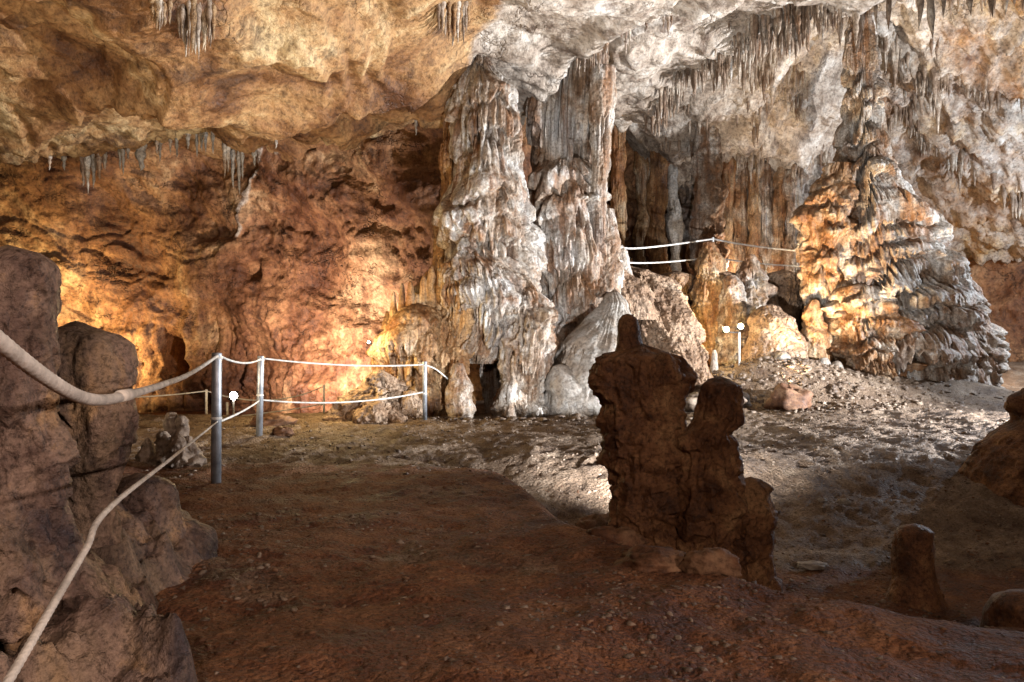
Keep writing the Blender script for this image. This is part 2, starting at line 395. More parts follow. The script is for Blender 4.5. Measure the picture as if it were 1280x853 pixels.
def rand_caps(rnd, n, smax, z0, z1, wd, h, p, fr):
    return [(rnd.uniform(0, smax), rnd.uniform(z0, z1), rnd.uniform(*wd), rnd.uniform(*h), rnd.uniform(*p), rnd.uniform(*fr), rnd.uniform(0, 99)) for _ in range(n)]

def column(rows, Y, aspect=.85, res=.016, seed=1, caps=60, cw=(.12, .35), ch=(.12, .3), cp=(.04, .12), cf=(.3, 1.2), fl=.02, lam=.08,
           lump=.10, fine=.02, lumpf=1.6, closed=True, rowy=None, extra=(), warp=.0, strata=0., soft=.06, block=0., hres=1.0, small=1.0, tiers=None):
    """a formation given by its outline rows (py, px left, px right) where it stands Y metres off; a full body of revolution with drip caps"""
    rnd = random.Random(seed)
    rows = sorted(rows); py = np.array([r[0] for r in rows], float)
    zt = CAMZ+(HOR-py)/F*Y; xl = np.array([(r[1]-CX)/F*Y for r in rows]); xr = np.array([(r[2]-CX)/F*Y for r in rows])
    yo = np.array([(r[3] if len(r) > 3 else 0.) for r in rows])
    zmax, zmin = zt[0], zt[-1]
    nz = max(int((zmax-zmin)/res), 12); zs = np.linspace(zmax, zmin, nz)
    xm = np.interp(-zs, -zt, (xl+xr)/2); rx = np.interp(-zs, -zt, (xr-xl)/2); yy = np.interp(-zs, -zt, yo)
    k = max(3, int(soft/res*min(1., (zmax-zmin)))) | 1
    def sm(a):
        p = np.pad(a, k//2, mode='edge'); return np.convolve(p, np.ones(k)/k, 'valid')
    xm, rx, yy = sm(xm), np.maximum(sm(rx), .008), sm(yy)
    rm = float(np.mean(rx)); per = 2*math.pi*rm
    nt = max(int(2*math.pi*float(np.percentile(rx, 85))*(1+aspect)/2/res), 20)
    nt = int(nt*hres); tt = np.linspace(0, 2*math.pi, nt, endpoint=False); ph = tt-.42*np.sin(tt)
    PH, ZZ = np.meshgrid(ph, zs); R = rx[:, None]+0*PH
    S = PH*rm
    nx_, ny_ = np.sin(PH), -np.cos(PH)
    bx = xm[:, None]+R*nx_; by = Y+yy[:, None]+R*aspect*ny_
    cl = np.clip(R/max(.25, 2.2*cp[1] if caps else 0), .12, 1)
    D = np.zeros_like(R, dtype=np.float64); PHO = np.zeros_like(D)
    if caps:
        cc = rand_caps(rnd, caps, per, zmin, zmax, cw, ch, cp, cf)
        cc += rand_caps(rnd, int(caps*small), per, zmin, zmax, (cw[0]*.4, cw[0]*1.1), (ch[0]*.35, ch[0]*.9), (cp[0]*.8, cp[0]*1.8), (.5, 2.))
        D = add_caps(D, S, ZZ, cc, per, PHO)
    if tiers:                                                    # stacked drip tiers: swelling downward, cut off at a jagged lip
        sp, am, fg = tiers
        q = (zmax-ZZ)/sp+.9*pn(0*ZZ, 0*ZZ+seed, ZZ*.9)+1.1*pn(nx_*1.1, ny_*1.1, seed+.5)+.55*pn(nx_*2.3, ny_*2.3, ZZ*.5+seed)+.10*pn(nx_*6, ny_*6, ZZ*1.2)
        q = q-fg*(.25*pn(S*8., 0., seed)+.5*pn(S*19., 0., seed+2)+.3*pn(S*37., 0., seed+4))
        fr = q % 1; idt = np.floor(q)
        aa = am*np.clip(.75+1.9*pn(nx_*1.6, ny_*1.6, idt*1.7+seed), .0, 1.7)
        D = D+aa*(sst(-.25, .5, fr)-.16)*(1-sst(.94, 1.0, fr))
        PHO = PHO+idt*.37
    if extra: D = add_caps(D, S, ZZ, [((e[0]/rm*rm) % per,)+tuple(e[1:]) for e in extra], per)
    if fl:
        sx, sy = nx_*rm, ny_*rm
        lamp = per/max(3, round(per/lam))
        fm = np.clip(.55+1.2*pn(sx*1.5, sy*1.5, ZZ*1.5+seed), .1, 1.3)
        D = D-fl*fm*(1-flutes(S+PHO*lamp*3.7, ZZ, lamp, seed*1.7))
    D = D+lump*fbm(bx, by, ZZ*.8, lumpf, 3, seed=seed*3.1)+fine*ridged(bx, by, ZZ, 7., 3, seed=seed)+fine*.35*fbm(bx, by, ZZ, 26., 2, seed=seed)
    if strata:
        sz = ZZ+.06*fbm(bx, by, ZZ, 2.5, 2, seed=seed+9)
        q = sz*7.+.8*pn(nx_*1.2, ny_*1.2, sz*2+seed); D = D+strata*(np.abs((q % 1)-.5)*2)**.5-strata*.6
    if block:
        for q_, (bf, th) in enumerate(((2.2, 0.), (4.5, .05), (9., -.02))):
            D = D+block*(.6**q_)*(sst(-.035, .035, fbm(bx, by, ZZ*.8, bf, 2, seed=seed+q_*7)-th)-.5)
    D = D*cl
    X = bx+nx_*D; Yv = by+ny_*D; Zv = ZZ+0.
    if warp:
        X = X+warp*pn(ZZ*1.1, seed, 0); Yv = Yv+warp*pn(ZZ*1.1, seed, 5.)
    V = np.stack([X, Yv, Zv], -1).reshape(-1, 3)
    Fc = grid_faces(nz, nt, True, flip=True)
    if closed:
        top = V[:nt].mean(0)+(0, 0, .3*rx[0]); bot = V[-nt:].mean(0)
        V = np.vstack([V, top, bot]); ti, bi = len(V)-2, len(V)-1
        j = np.arange(nt); jn = (j+1) % nt
        Fc = np.vstack([Fc, np.stack([j, jn, np.full(nt, ti), np.full(nt, ti)], -1), np.stack([jn+(nz-1)*nt, j+(nz-1)*nt, np.full(nt, bi), np.full(nt, bi)], -1)])
    return V, Fc, (float(np.mean(xm[-5:])), Y, float(zmin))
def cat_mesh(parts):
    Vs, Fs, n = [], [], 0
    for V, Fc in parts:
        Vs.append(V); Fs.append(np.asarray(Fc)+n); n += len(V)
    return np.vstack(Vs), np.vstack(Fs)
def quads_to_ok(Fc): return Fc
def col_part(name, parent, mat, rows, Y, **k):
    V, Fc, b = column(rows, Y, **k)
    return mesh_fix(name, V, Fc, mat, parent, tuple(parent.location) if parent else b)
def mesh_fix(name, V, Fc, mat, parent, base):
    """quads whose last index repeats become triangles"""
    tri = Fc[:, 2] == Fc[:, 3]
    q = Fc[~tri]; t = Fc[tri][:, :3]
    V = np.asarray(V, np.float32)-np.asarray(base, np.float32)
    me = bpy.data.meshes.new(name)
    me.vertices.add(len(V)); me.vertices.foreach_set('co', V.astype(np.float32).ravel())
    lp = np.concatenate([q.ravel(), t.ravel()]).astype(np.int32)
    me.loops.add(len(lp)); me.loops.foreach_set('vertex_index', lp)
    me.polygons.add(len(q)+len(t))
    ls = np.concatenate([np.arange(len(q))*4, len(q)*4+np.arange(len(t))*3]).astype(np.int32)
    lt = np.concatenate([np.full(len(q), 4), np.full(len(t), 3)]).astype(np.int32)
    me.polygons.foreach_set('loop_start', ls); me.polygons.foreach_set('loop_total', lt)
    me.polygons.foreach_set('use_smooth', np.ones(len(ls), bool))
    me.update(); me.validate(); me.materials.append(MAT[mat])
    o = bpy.data.objects.new(name, me); COL.objects.link(o)
    if parent is not None: o.parent = parent
    else: o.location = base
    return o

# ------------------------------------------------------------------ the walls (one closed ring round the cave, in named stretches)
PLAN = np.array([(-6, -5.5), (-12, -4), (-12.5, 4), (-13.5, 9), (-16.5, 14), (-17, 18), (-14.5, 21), (-10, 21.8), (-6, 21), (-3.2, 19.2), (-1.6, 17.2),
                 (-.2, 16.4), (1.6, 17.6), (2.7, 20.2), (3.6, 22.8), (4.8, 22.8), (5.3, 20.8), (6.5, 20.0), (8.6, 19.6), (10.2, 21.6), (12.2, 21.4), (15, 20), (17, 16), (15, 8), (13, 2), (12, -4), (6, -5.5)], float)
def chaikin(p, k=3):
    for _ in range(k):
        a = p; b = np.roll(p, -1, 0)
        q = np.empty((2*len(p), 2)); q[0::2] = .75*a+.25*b; q[1::2] = .25*a+.75*b; p = q
    return p
RING = chaikin(PLAN)
seg = np.linalg.norm(np.roll(RING, -1, 0)-RING, axis=1); ARC = np.concatenate([[0], np.cumsum(seg)]); RL = np.vstack([RING, RING[:1]])
def arc_of(x, y): return ARC[np.argmin((RING[:, 0]-x)**2+(RING[:, 1]-y)**2)]
def wall_piece(name, s0, s1, res, label, z0=-1.6, z1=9.2):
    ns = int((s1-s0)/res); nz = int((z1-z0)/res)
    s = np.linspace(s0, s1, ns); z = np.linspace(z1, z0, nz)
    x = np.interp(s, ARC, RL[:, 0]); y = np.interp(s, ARC, RL[:, 1])
    e = .35
    tx = np.interp(s+e, ARC, RL[:, 0])-np.interp(s-e, ARC, RL[:, 0]); ty = np.interp(s+e, ARC, RL[:, 1])-np.interp(s-e, ARC, RL[:, 1])
    l = np.hypot(tx, ty); tx /= l; ty /= l
    nx_, ny_ = ty, -tx                                           # ring runs clockwise: inward normal
    S, Z = np.meshgrid(s, z); X = x[None]+0*S; Y = y[None]+0*S
    NX = nx_[None]+0*S; NY = ny_[None]+0*S
    D = .6*fbm(X, Y, Z, .26, 3)+.20*ridged(X+.4*Z, Y, Z*1.3, .33, 4, .5)+.030*ridged(X+Z*.6, Y, Z*1.5, 2.2, 4, .65)+.02*fbm(X, Y, Z, 6., 2)
    D = D+.09*plates(X+.7*Z, Y, Z*1.5, .33, .012, 31.)+.016*plates(X+.5*Z, Y, Z*2.2, 1.1, .03, 41.)*np.clip(.5+2*fbm(X, Y, Z, .4, 2, seed=8), 0, 1.2)
    bed = Z*2.6+.5*fbm(X, Y, Z, .4, 3, seed=2)
    D = D+.022*(np.abs((bed % 1)-.5)*2)**.4*np.clip(.4+2*fbm(X, Y, Z, .5, 2, seed=5), 0, 1)
    # vault: the wall leans in as it rises
    left = sst(-1., -4., X)
    D = D+left*(.035*np.clip(Z-1.0, 0, 9)**2)+(1-left)*.012*np.clip(Z-2, 0, 9)**2
    # drip-stone ribs: low on the left wall, all over the back wall
    m = left*sst(2.6, 1.6, Z+.7*fbm(X, Y, Z, .9, 2))*sst(-14, -12, X)+sst(2.2, 3.4, X)*(1-sst(9.6, 10.4, X))
    m = np.clip(m*(.8+1.3*fbm(X, Y, Z*.3, 1.0, 2)), 0, 1)
    col = flutes(S, Z, .38, 3.)**.8*.30+flutes(S, Z, .13, 8.)*.09
    D = D+m*(col-.18)
    rnd = random.Random(int(s0*10))
    caps = []
    for _ in range(int((s1-s0)*5)):
        ss = rnd.uniform(s0, s1); zz = rnd.uniform(.3, 7.5)
        px_ = np.interp(ss, ARC, RL[:, 0])
        if px_ < 1.5 and zz > 2.4: continue
        caps.append((ss, zz, rnd.uniform(.2, .7), rnd.uniform(.2, .6), rnd.uniform(.10, .28), rnd.uniform(.5, 1.6), rnd.uniform(0, 99)))
    C = add_caps(np.zeros_like(D), S, Z, caps)
    D = D+C
    vein = 0*D
    for pts in (((-5.2, 7.3), (-6.0, 6.6), (-6.7, 6.1), (-7.3, 5.2), (-7.6, 4.6)), ((-4.8, 7.4), (-5.2, 6.9), (-5.6, 6.5))):
        for a, b in zip(pts[:-1], pts[1:]):
            px_, pz_ = X+.15*pn(X*2, Z*2, 1.), Z+.15*pn(X*2, Z*2, 7.)
            t = np.clip(((px_-a[0])*(b[0]-a[0])+(pz_-a[1])*(b[1]-a[1]))/((b[0]-a[0])**2+(b[1]-a[1])**2), 0, 1)
            vein = np.maximum(vein, np.exp(-((px_-a[0]-t*(b[0]-a[0]))**2+(pz_-a[1]-t*(b[1]-a[1]))**2)/.10**2)*(Y > 15))
    D = D+.10*vein
    # the dark hole in the left wall and the dark grotto behind the ledge
    for (hx, hz, wx, wz, dp) in ((-9.9, 1.15, .30, .62, 1.6), (-7.2, 3.6, .22, .25, .5)):
        D = D-dp*np.exp(-(np.abs((X-hx)/wx)**3+np.abs((Z-hz)/wz)**3))*(Y > 15)
    X2 = X+NX*D; Y2 = Y+NY*D
    pale = np.clip(.75*sst(4., 6., X)*sst(4.2, 5.2, Z+.8*fbm(X, Y, Z, .5, 2))+.9*sst(11, 12.5, X)*sst(3.6, 4.6, Z)+.35*sst(5.0, 6, X)*(1-sst(9.5, 10.5, X)), 0, 1)*(Y > 10)
    pale = np.maximum(pale, .8*vein)
    o = mesh_obj(name, np.stack([X2, Y2, Z], -1), grid_faces(nz, ns, flip=True), 'wall_rock', attr={'pale': pale})
    return tag(o, label, 'cave wall', kind='structure')
sA = arc_of(-16.6, 14.5); sB = arc_of(-1.2, 16.9); sC = arc_of(9.4, 20.6); sD = arc_of(16.8, 15.)
wall_piece('wall_entry_left', 0, sA+.1, .22, 'unlit side wall of the cave running back past the viewer')
wall_piece('wall_left', sA, sB+.1, .05, 'ochre rock wall glowing in lamplight at the far side of the left hall')
wall_piece('wall_back', sB, sC+.1, .05, 'fluted dripstone wall behind the roped ledge')
wall_piece('wall_right', sC, sD+.1, .06, 'smooth orange wall beyond the great tiered column')
wall_piece('wall_entry_right', sD, ARC[-1], .22, 'dark side wall of the cave on the entry side')

# ------------------------------------------------------------------ stalactites: parts of the roof
def stalactite_mesh(seed, nr=16, nt=9):
    rnd = random.Random(seed); zs = np.linspace(0.12, -1, nr); t = np.clip(-zs, 0, 1)
    pw = rnd.uniform(.6, 1.1)
    r = (1-t)**pw*(1+.22*np.sin(t*rnd.uniform(9, 22)+rnd.uniform(0, 6)))+.03; r[-1] = .01
    ph = np.linspace(0, 2*math.pi, nt, endpoint=False)
    PH, T = np.meshgrid(ph, t); R = r[:, None]*(1+.22*pn(np.cos(PH)*1.5, np.sin(PH)*1.5, T*5+seed))
    bx = .5*pn(t*2.5, seed, 0)[:, None]*T; by = .5*pn(t*2.5, seed, 7)[:, None]*T
    V = np.stack([bx+R*np.cos(PH), by+R*np.sin(PH), zs[:, None]+0*PH], -1).reshape(-1, 3)
    return V, grid_faces(nr, nt, True)
ST = {}
for mname in ('flowstone_ochre', 'flowstone', 'stalactite_brown', 'smooth_flowstone'):
    for k in range(6):
        V, Fc = stalactite_mesh(k*3.7+1)
        o = mesh_obj('stalactite', V, Fc, mname); me = o.data; bpy.data.objects.remove(o); ST[mname, k] = me
NST = 0
def stalactite(x, y, z, r, ln, mat='flowstone', k=0):
    global NST
    NST += 1
    if NST > 300: return
    o = bpy.data.objects.new('stalactite', ST[mat, k % 6]); COL.objects.link(o); o.parent = CEIL
    o.location = (x, y, z+.02); o.scale = (r, r, ln); o.rotation_euler = (0, 0, (k*1.7) % 6.28)
rs = random.Random(4)
def lip_y(px, y0, y1):
    """the y where the roof shows lowest against the sight line through px"""
    ys = np.linspace(y0, y1, 60); xs = (px-CX)/F*ys; e = (ceil_z(xs, ys)-CAMZ)/ys
    i = int(np.argmin(e)); return float(xs[i]), float(ys[i])
for (px, ln, r) in [(104, 30, 5), (110, 42, 6), (117, 36, 5), (124, 26, 5), (131, 18, 4), (150, 24, 3), (154, 30, 3), (160, 12, 3), (176, 27, 9), (196, 14, 3), (200, 22, 3),
                    (213, 17, 3), (221, 20, 3), (235, 18, 4), (246, 26, 3), (252, 20, 3), (257, 24, 4), (266, 22, 3), (281, 36, 4), (285, 30, 4), (291, 44, 4), (299, 48, 4), (303, 30, 3),
                    (318, 16, 4), (62, 14, 3), (80, 16, 4), (345, 10, 3), (520, 18, 3)]:
    x, y = lip_y(px, 11.8, 13.8); s = y/F
    stalactite(x, y, cz(x, y), r*s*.8, ln*s*1.15, rs.choice(['flowstone', 'smooth_flowstone']), rs.randrange(6))
def roof_at(px, py, y0=6.0, y1=12.5):
    """where the sight line through (px, py) meets the near roof"""
    ys = np.linspace(y0, y1, 300); xs = (px-CX)/F*ys; e = HOR-(ceil_z(xs, ys)-CAMZ)/ys*F
    i = int(np.argmin(np.abs(e-py))); return float(xs[i]), float(ys[i])
for (x0, x1, t0, t1, b0, b1, n) in [(548, 588, 2, 14, 28, 66, 16), (188, 212, 0, 6, 22, 42, 7), (222, 268, 4, 30, 46, 82, 14)]:
    for q in range(n):
        a = (q+.5)/n; px = x0+(x1-x0)*a+rs.uniform(-2, 2); py = rs.uniform(t0, t1); bt = b0+(b1-b0)*(math.sin(a*3.1)*.6+rs.random()*.4)
        x, y = roof_at(px, py); ln = max((bt-py)/F*y, .12)
        stalactite(x, y, cz(x, y)+.05, rs.uniform(3., 5.5)/F*y, ln+.05, rs.choice(['flowstone_ochre', 'stalactite_brown']), rs.randrange(99))
rest = []
def put(x, y, r, ln, mat, i):
    """the largest ones singly, the finest drips joined below"""
    z = cz(x, y)
    if r > .022 and NST < 285: stalactite(x, y, z, r, ln, mat, i)
    else: rest.append((x, y, z, r, ln, i))
for i in range(26):                                              # rim of the first roof slab
    t = rs.random(); x, y = 1.0+1.3*t+rs.uniform(-.05, .06)-.05, 12.6-2.2*t-.1
    put(x, y, rs.uniform(.012, .035), rs.uniform(.06, .40), 'flowstone', i)
def clusters(n, per, f, rr, ll, mats):
    for c in range(n):
        x0, y0 = f(); big = rs.uniform(.5, 1.4)
        for q in range(rs.randrange(per[0], per[1])):
            x, y = x0+rs.gauss(0, .16), y0+rs.gauss(0, .10); b = rs.random()**2.2
            put(x, y, (rr[0]+(rr[1]-rr[0])*b)*big, (ll[0]+(ll[1]-ll[0])*b*rs.uniform(.6, 1.2))*big, rs.choice(mats), rs.randrange(99))
def rim2():
    t = rs.random(); return 3.1+2.0*t+rs.gauss(0, .06), 16.0-4.5*t
clusters(75, (6, 14), rim2, (.010, .05), (.05, .6), ['flowstone', 'stalactite_brown', 'stalactite_brown'])
def along(lines):
    def f():
        (x0, y0), (x1, y1) = rs.choice(lines); t = rs.random(); return x0+(x1-x0)*t, y0+(y1-y0)*t
    return f
clusters(55, (6, 14), along([((3.2, 16.6), (5.5, 18.8)), ((4.4, 15.4), (7.0, 17.6)), ((3.4, 18.6), (8.2, 18.9)), ((5.6, 16.2), (6.2, 19))]), (.010, .07), (.05, .7), ['flowstone', 'stalactite_brown'])
clusters(60, (6, 14), along([((7.8, 14.0), (11.5, 13.0)), ((8.4, 16.4), (13.2, 15.2)), ((9.0, 18.2), (13.5, 17.2)), ((8.6, 13.4), (9.6, 18))]), (.010, .08), (.05, .7), ['flowstone', 'stalactite_brown'])
for (px, tip, r, Y) in [(1164, 52, 9, 12.), (1150, 40, 7, 12.2), (1112, 40, 7, 12.), (1072, 70, 8, 13.), (1050, 62, 7, 12.8), (1095, 44, 6, 12.4), (1180, 26, 6, 12), (1212, 22, 7, 12), (1240, 25, 6, 12.2)]:
    x = (px-CX)/F*Y; zt = CAMZ+(HOR-tip)/F*Y; z = cz(x, Y)
    stalactite(x, Y, z, r/F*Y, max(z-zt, .3), 'stalactite_brown', int(px))

Vs, Fs, nv = [], [], 0
for (x, y, z, r, ln, q) in rest:
    V, Fc = stalactite_mesh(q % 12, 7, 6); Vs.append(V*(r, r, ln)+(x, y, z+.02)); Fs.append(Fc+nv); nv += len(V)
o = mesh_obj('drip_fringe', np.vstack(Vs), np.vstack(Fs), 'stalactite_brown', CEIL); o['kind'] = 'stuff'
print('stalactites', NST, 'fringe', len(rest))

# ------------------------------------------------------------------ the central columns
t = thing('flowstone_column', 'grey-white column of overlapping flowstone tiers joining floor and roof, split by a dark cleft', 'column', (-.3, 12.2, gz(-.3, 11.4)))
col_part('trunk', t, 'flowstone', [(55, 595, 599), (85, 587, 615), (120, 579, 641), (160, 575, 640), (210, 573, 643), (260, 567, 649), (320, 563, 655), (370, 567, 657), (410, 579, 653), (436, 595, 643, .25), (455, 605, 633, .6), (560, 607, 633, .7)],
         12.3, seed=3, caps=60, cw=(.18, .42), ch=(.25, .65), cp=(.10, .28), cf=(.5, 1.5), fl=.16, lam=.10, lump=.12, fine=.010, res=.018, hres=1.35, small=.5, tiers=(.66, .18, .4))
col_part('side_flute', t, 'flowstone_ochre', [(90, 560, 584), (150, 553, 582), (220, 551, 580), (300, 546, 578), (360, 528, 580), (420, 520, 575), (560, 520, 575)], 12.5,
         seed=5, caps=50, cw=(.08, .22), ch=(.2, .5), cp=(.06, .18), cf=(.4, 1.5), fl=.11, lam=.09, lump=.2, fine=.03, res=.018, hres=1.3)
col_part('foot', t, 'flowstone', [(345, 640, 664), (375, 634, 684), (400, 626, 692), (415, 622, 694), (428, 624, 690), (440, 630, 682), (490, 628, 680), (540, 618, 690), (556, 615, 695)], 11.7,
         seed=8, caps=70, cw=(.08, .25), ch=(.08, .25), cp=(.06, .18), cf=(.6, 2.2), fl=.11, lam=.09, lump=.2, fine=.03, res=.017, hres=1.3)
col_part('foot', t, 'flowstone_ochre', [(330, 552, 580), (380, 545, 592), (430, 540, 590), (480, 540, 580), (540, 538, 590), (558, 534, 596)], 11.7,
         seed=9, caps=50, cw=(.06, .2), ch=(.08, .3), cp=(.05, .15), cf=(.6, 2.2), fl=.11, lam=.09, lump=.22, fine=.03, res=.017, hres=1.3)
col_part('foot', t, 'flowstone', [(455, 565, 580), (480, 560, 586), (520, 562, 590), (552, 558, 598)], 11.3, seed=10, caps=40, cw=(.05, .15), ch=(.06, .2), cp=(.02, .06), fl=.025, lam=.06, lump=.1)
col_part('drape', t, 'flowstone', [(300, 572, 600), (340, 566, 650), (380, 566, 668), (420, 572, 650), (440, 575, 630), (455, 580, 612)], 11.9, seed=11, caps=30, cw=(.1, .3), ch=(.15, .4), cp=(.08, .2), cf=(.8, 2.5), fl=.12, lam=.09, lump=.14, res=.017, hres=1.3, tiers=(.4, .12, .5))

t = thing('curtain_column', 'column with long straight organ-pipe curtains above domed flowstone shelves', 'column', (.8, 13.0, gz(.8, 12.4)))
col_part('curtain', t, 'flowstone', [(70, 668, 764), (110, 664, 763), (160, 663, 758), (205, 665, 754), (235, 676, 745)], 13.3, aspect=.6, seed=13, caps=10, cw=(.12, .3), ch=(.3, .6), cp=(.08, .18), cf=(.5, 1.5), fl=.34, lam=.13, lump=.10, lumpf=.9, fine=.008, res=.022, hres=1.6)
col_part('shelf', t, 'flowstone', [(205, 678, 735), (225, 668, 750), (245, 668, 754), (300, 670, 752), (350, 674, 750), (400, 686, 745), (470, 686, 745), (540, 690, 745)], 13.2, aspect=.75,
         seed=14, caps=30, cw=(.22, .55), ch=(.2, .5), cp=(.12, .30), cf=(.6, 1.8), fl=.16, lam=.11, lump=.16, res=.018, hres=1.35, small=.4, fine=.010, tiers=(.7, .2, .4))
col_part('hanging_fringe', t, 'flowstone', [(85, 738, 768), (150, 738, 764), (230, 740, 758), (300, 742, 757), (350, 740, 752)], 12.8, seed=15, caps=30, cw=(.06, .14), ch=(.2, .5), cp=(.03, .07), fl=.13, lam=.10, lump=.05)
col_part('shelf', t, 'flowstone', [(262, 752, 768), (290, 748, 772), (330, 746, 776), (372, 744, 775)], 12.9, seed=16, caps=30, cw=(.06, .16), ch=(.1, .2), cp=(.04, .08), fl=.02, lump=.08)

t = thing('flowstone_mound', 'yellow-lit flowstone mound with small stalagmites on its crown and a hanging apron', 'flowstone', (-1.55, 11.9, gz(-1.55, 11.4)))
col_part('dome', t, 'flowstone_ochre', [(386, 500, 545), (400, 484, 560), (418, 474, 566), (440, 468, 568), (470, 474, 566), (500, 482, 566), (545, 480, 575), (560, 478, 580)], 11.9,
         seed=21, caps=36, cw=(.1, .25), ch=(.12, .3), cp=(.06, .16), cf=(.8, 2.2), fl=.12, lam=.11, lump=.16)
for (px, tp, bs, wd) in [(492, 365, 402, 4.5), (503, 355, 400, 5), (513, 352, 395, 7), (530, 345, 395, 8), (540, 333, 392, 9), (522, 368, 398, 8), (551, 322, 390, 8), (484, 390, 412, 7)]:
    col_part('stalagmite', t, 'flowstone_ochre', [(tp, px-1.5, px+1.5), (tp+6, px-wd*.55, px+wd*.55), ((tp+bs)/2, px-wd*.8, px+wd*.8), (bs, px-wd*1.25, px+wd*1.25)], 11.9,
             seed=px, caps=8, cw=(.03, .06), ch=(.04, .08), cp=(.01, .02), fl=.0, lump=.05, lumpf=5, res=.018, fine=.006)
t = thing('rock_cone', 'low brown knobbly cone of rock at the foot of the lit flowstone mound', 'rock', (-1.8, 11.2, gz(-1.8, 10.8)))
col_part('cone', t, 'popcorn_rock', [(463, 470, 479), (474, 458, 490), (490, 440, 508), (512, 422, 520), (534, 404, 532), (550, 396, 540)], 11.2, seed=23, caps=0, fl=0, lump=.22, lumpf=2.5, fine=.05)
col_part('drip_foot', t, 'popcorn_rock', [(490, 505, 520), (510, 500, 530), (550, 492, 536)], 11.1, seed=24, caps=0, fl=.02, lump=.12, lumpf=3, fine=.04)

t = thing('flowstone_ramp', 'smooth pale grey flowstone ramp sloping down beside the curtain column', 'flowstone', (1.1, 12.1, gz(1.1, 11.6)))
col_part('ramp', t, 'smooth_flowstone', [(364, 762, 778, .4), (378, 752, 788, .3), (400, 732, 794, .2), (425, 710, 798, .05), (450, 693, 796, -.1), (475, 684, 792, -.2), (500, 682, 790, -.3), (520, 680, 790, -.3)], 12.2,
         aspect=.9, seed=26, caps=8, cw=(.3, .5), ch=(.4, .6), cp=(.05, .1), cf=(.3, .8), fl=.05, lam=.16, lump=.11, fine=.010)
col_part('lobe', t, 'smooth_flowstone', [(458, 690, 712), (470, 684, 728), (485, 682, 742), (500, 690, 746), (520, 690, 750)], 11.6, seed=27, caps=0, fl=0, lump=.05, fine=.008)

t = thing('knobbly_mound', 'rounded brown mound with popcorn surface below the ledge beside the pale ramp', 'rock mound', (2.8, 14.6, gz(2.8, 14)))
col_part('mound', t, 'popcorn_rock', [(330, 772, 800, .6), (345, 768, 845, .5), (370, 772, 858, .3), (410, 782, 868, 0), (450, 800, 880, -.3), (480, 805, 890, -.3)], 14.6, seed=29, caps=24, cw=(.15, .4), ch=(.15, .3), cp=(.05, .14), cf=(.3, 1), fl=0, lump=.22, fine=.035)
col_part('knob', t, 'popcorn_rock', [(338, 752, 785), (352, 745, 800), (372, 750, 812), (400, 770, 815)], 14.0, seed=30, caps=10, cw=(.1, .2), ch=(.1, .2), cp=(.04, .08), fl=0, lump=.18, fine=.03)
t = thing('stalagmite', 'slim grey stalagmite holding the rope end beside the curtain column', 'stalagmite', (2.1, 14.2, 2.5))
col_part('shaft', t, 'flowstone', [(307, 775, 779), (313, 771, 784), (330, 770, 786), (352, 764, 794)], 14.2, seed=31, caps=6, cw=(.05, .1), ch=(.05, .1), cp=(.01, .03), fl=0, lump=.06, lumpf=3)

# ------------------------------------------------------------------ the ledge and its stalagmites
def stal(label, mat, rows, Y, name='stalagmite', cat='stalagmite', group=None, **k):
    V, Fc, b = column(rows, Y, **k)
    o = mesh_fix(name, V, Fc, mat, None, b); return tag(o, label, cat, group)
stal('knobbly column behind the rope post, reaching from the ledge to the roof', 'flowstone', [(120, 870, 898), (170, 872, 896), (225, 870, 898), (240, 866, 905), (300, 868, 906), (350, 868, 908)], 18.2, 'dripstone_column', 'column',
     seed=41, res=.022, caps=120, cw=(.1, .25), ch=(.1, .3), cp=(.04, .1), fl=.03, lam=.1, lump=.12)
stal('white drip pillar standing in the dark recess behind the ledge rope', 'smooth_flowstone', [(150, 838, 842), (205, 834, 845), (250, 832, 851), (285, 834, 856), (305, 838, 852), (318, 840, 848), (350, 836, 852)], 20.5, 'drip_pillar', 'pillar',
     seed=42, res=.025, caps=30, cw=(.08, .2), ch=(.15, .4), cp=(.03, .08), fl=.02, lump=.1)
stal('thick fluted stalagmite rising through the ledge edge under the rope post', 'flowstone_ochre', [(303, 879, 892), (320, 874, 899), (348, 868, 905), (400, 864, 904), (440, 860, 908), (475, 858, 915)], 16.0,
     seed=43, res=.02, caps=110, cw=(.08, .2), ch=(.1, .25), cp=(.04, .1), cf=(.6, 2), fl=.03, lam=.09, lump=.14)
stal('bright yellow-lit stalagmite right behind the twin floodlight', 'flowstone', [(345, 906, 919), (352, 902, 926), (380, 899, 930), (410, 897, 934), (470, 890, 940)], 15.6,
     seed=44, res=.018, caps=70, cw=(.08, .2), ch=(.1, .22), cp=(.03, .08), fl=.025, lam=.08, lump=.12)
stal('tall knobby stalagmite with stacked bulges topped by a narrow neck', 'flowstone', [(319, 934, 943), (328, 930, 948), (345, 927, 954), (360, 918, 962), (385, 914, 966), (420, 908, 975), (470, 900, 985)], 15.9,
     seed=45, res=.018, caps=80, cw=(.1, .25), ch=(.1, .22), cp=(.05, .12), cf=(.2, .8), fl=.01, lump=.2, lumpf=2.5)
stal('smooth grey hump of rock beside the floodlight pole', 'popcorn_rock', [(384, 952, 980), (398, 938, 994), (430, 930, 1004), (460, 924, 1010), (485, 918, 1016)], 14.9, 'rock_hump', 'rock',
     seed=46, res=.02, caps=0, fl=0, lump=.16, fine=.02)
stal('leaning brown stalagmite between the grey hump and the tiered column', 'flowstone_ochre', [(376, 1012, 1024), (390, 1005, 1028), (420, 1000, 1032), (470, 992, 1040)], 15.0,
     seed=47, res=.018, caps=50, cw=(.06, .16), ch=(.1, .2), cp=(.04, .08), fl=.02, lump=.16)
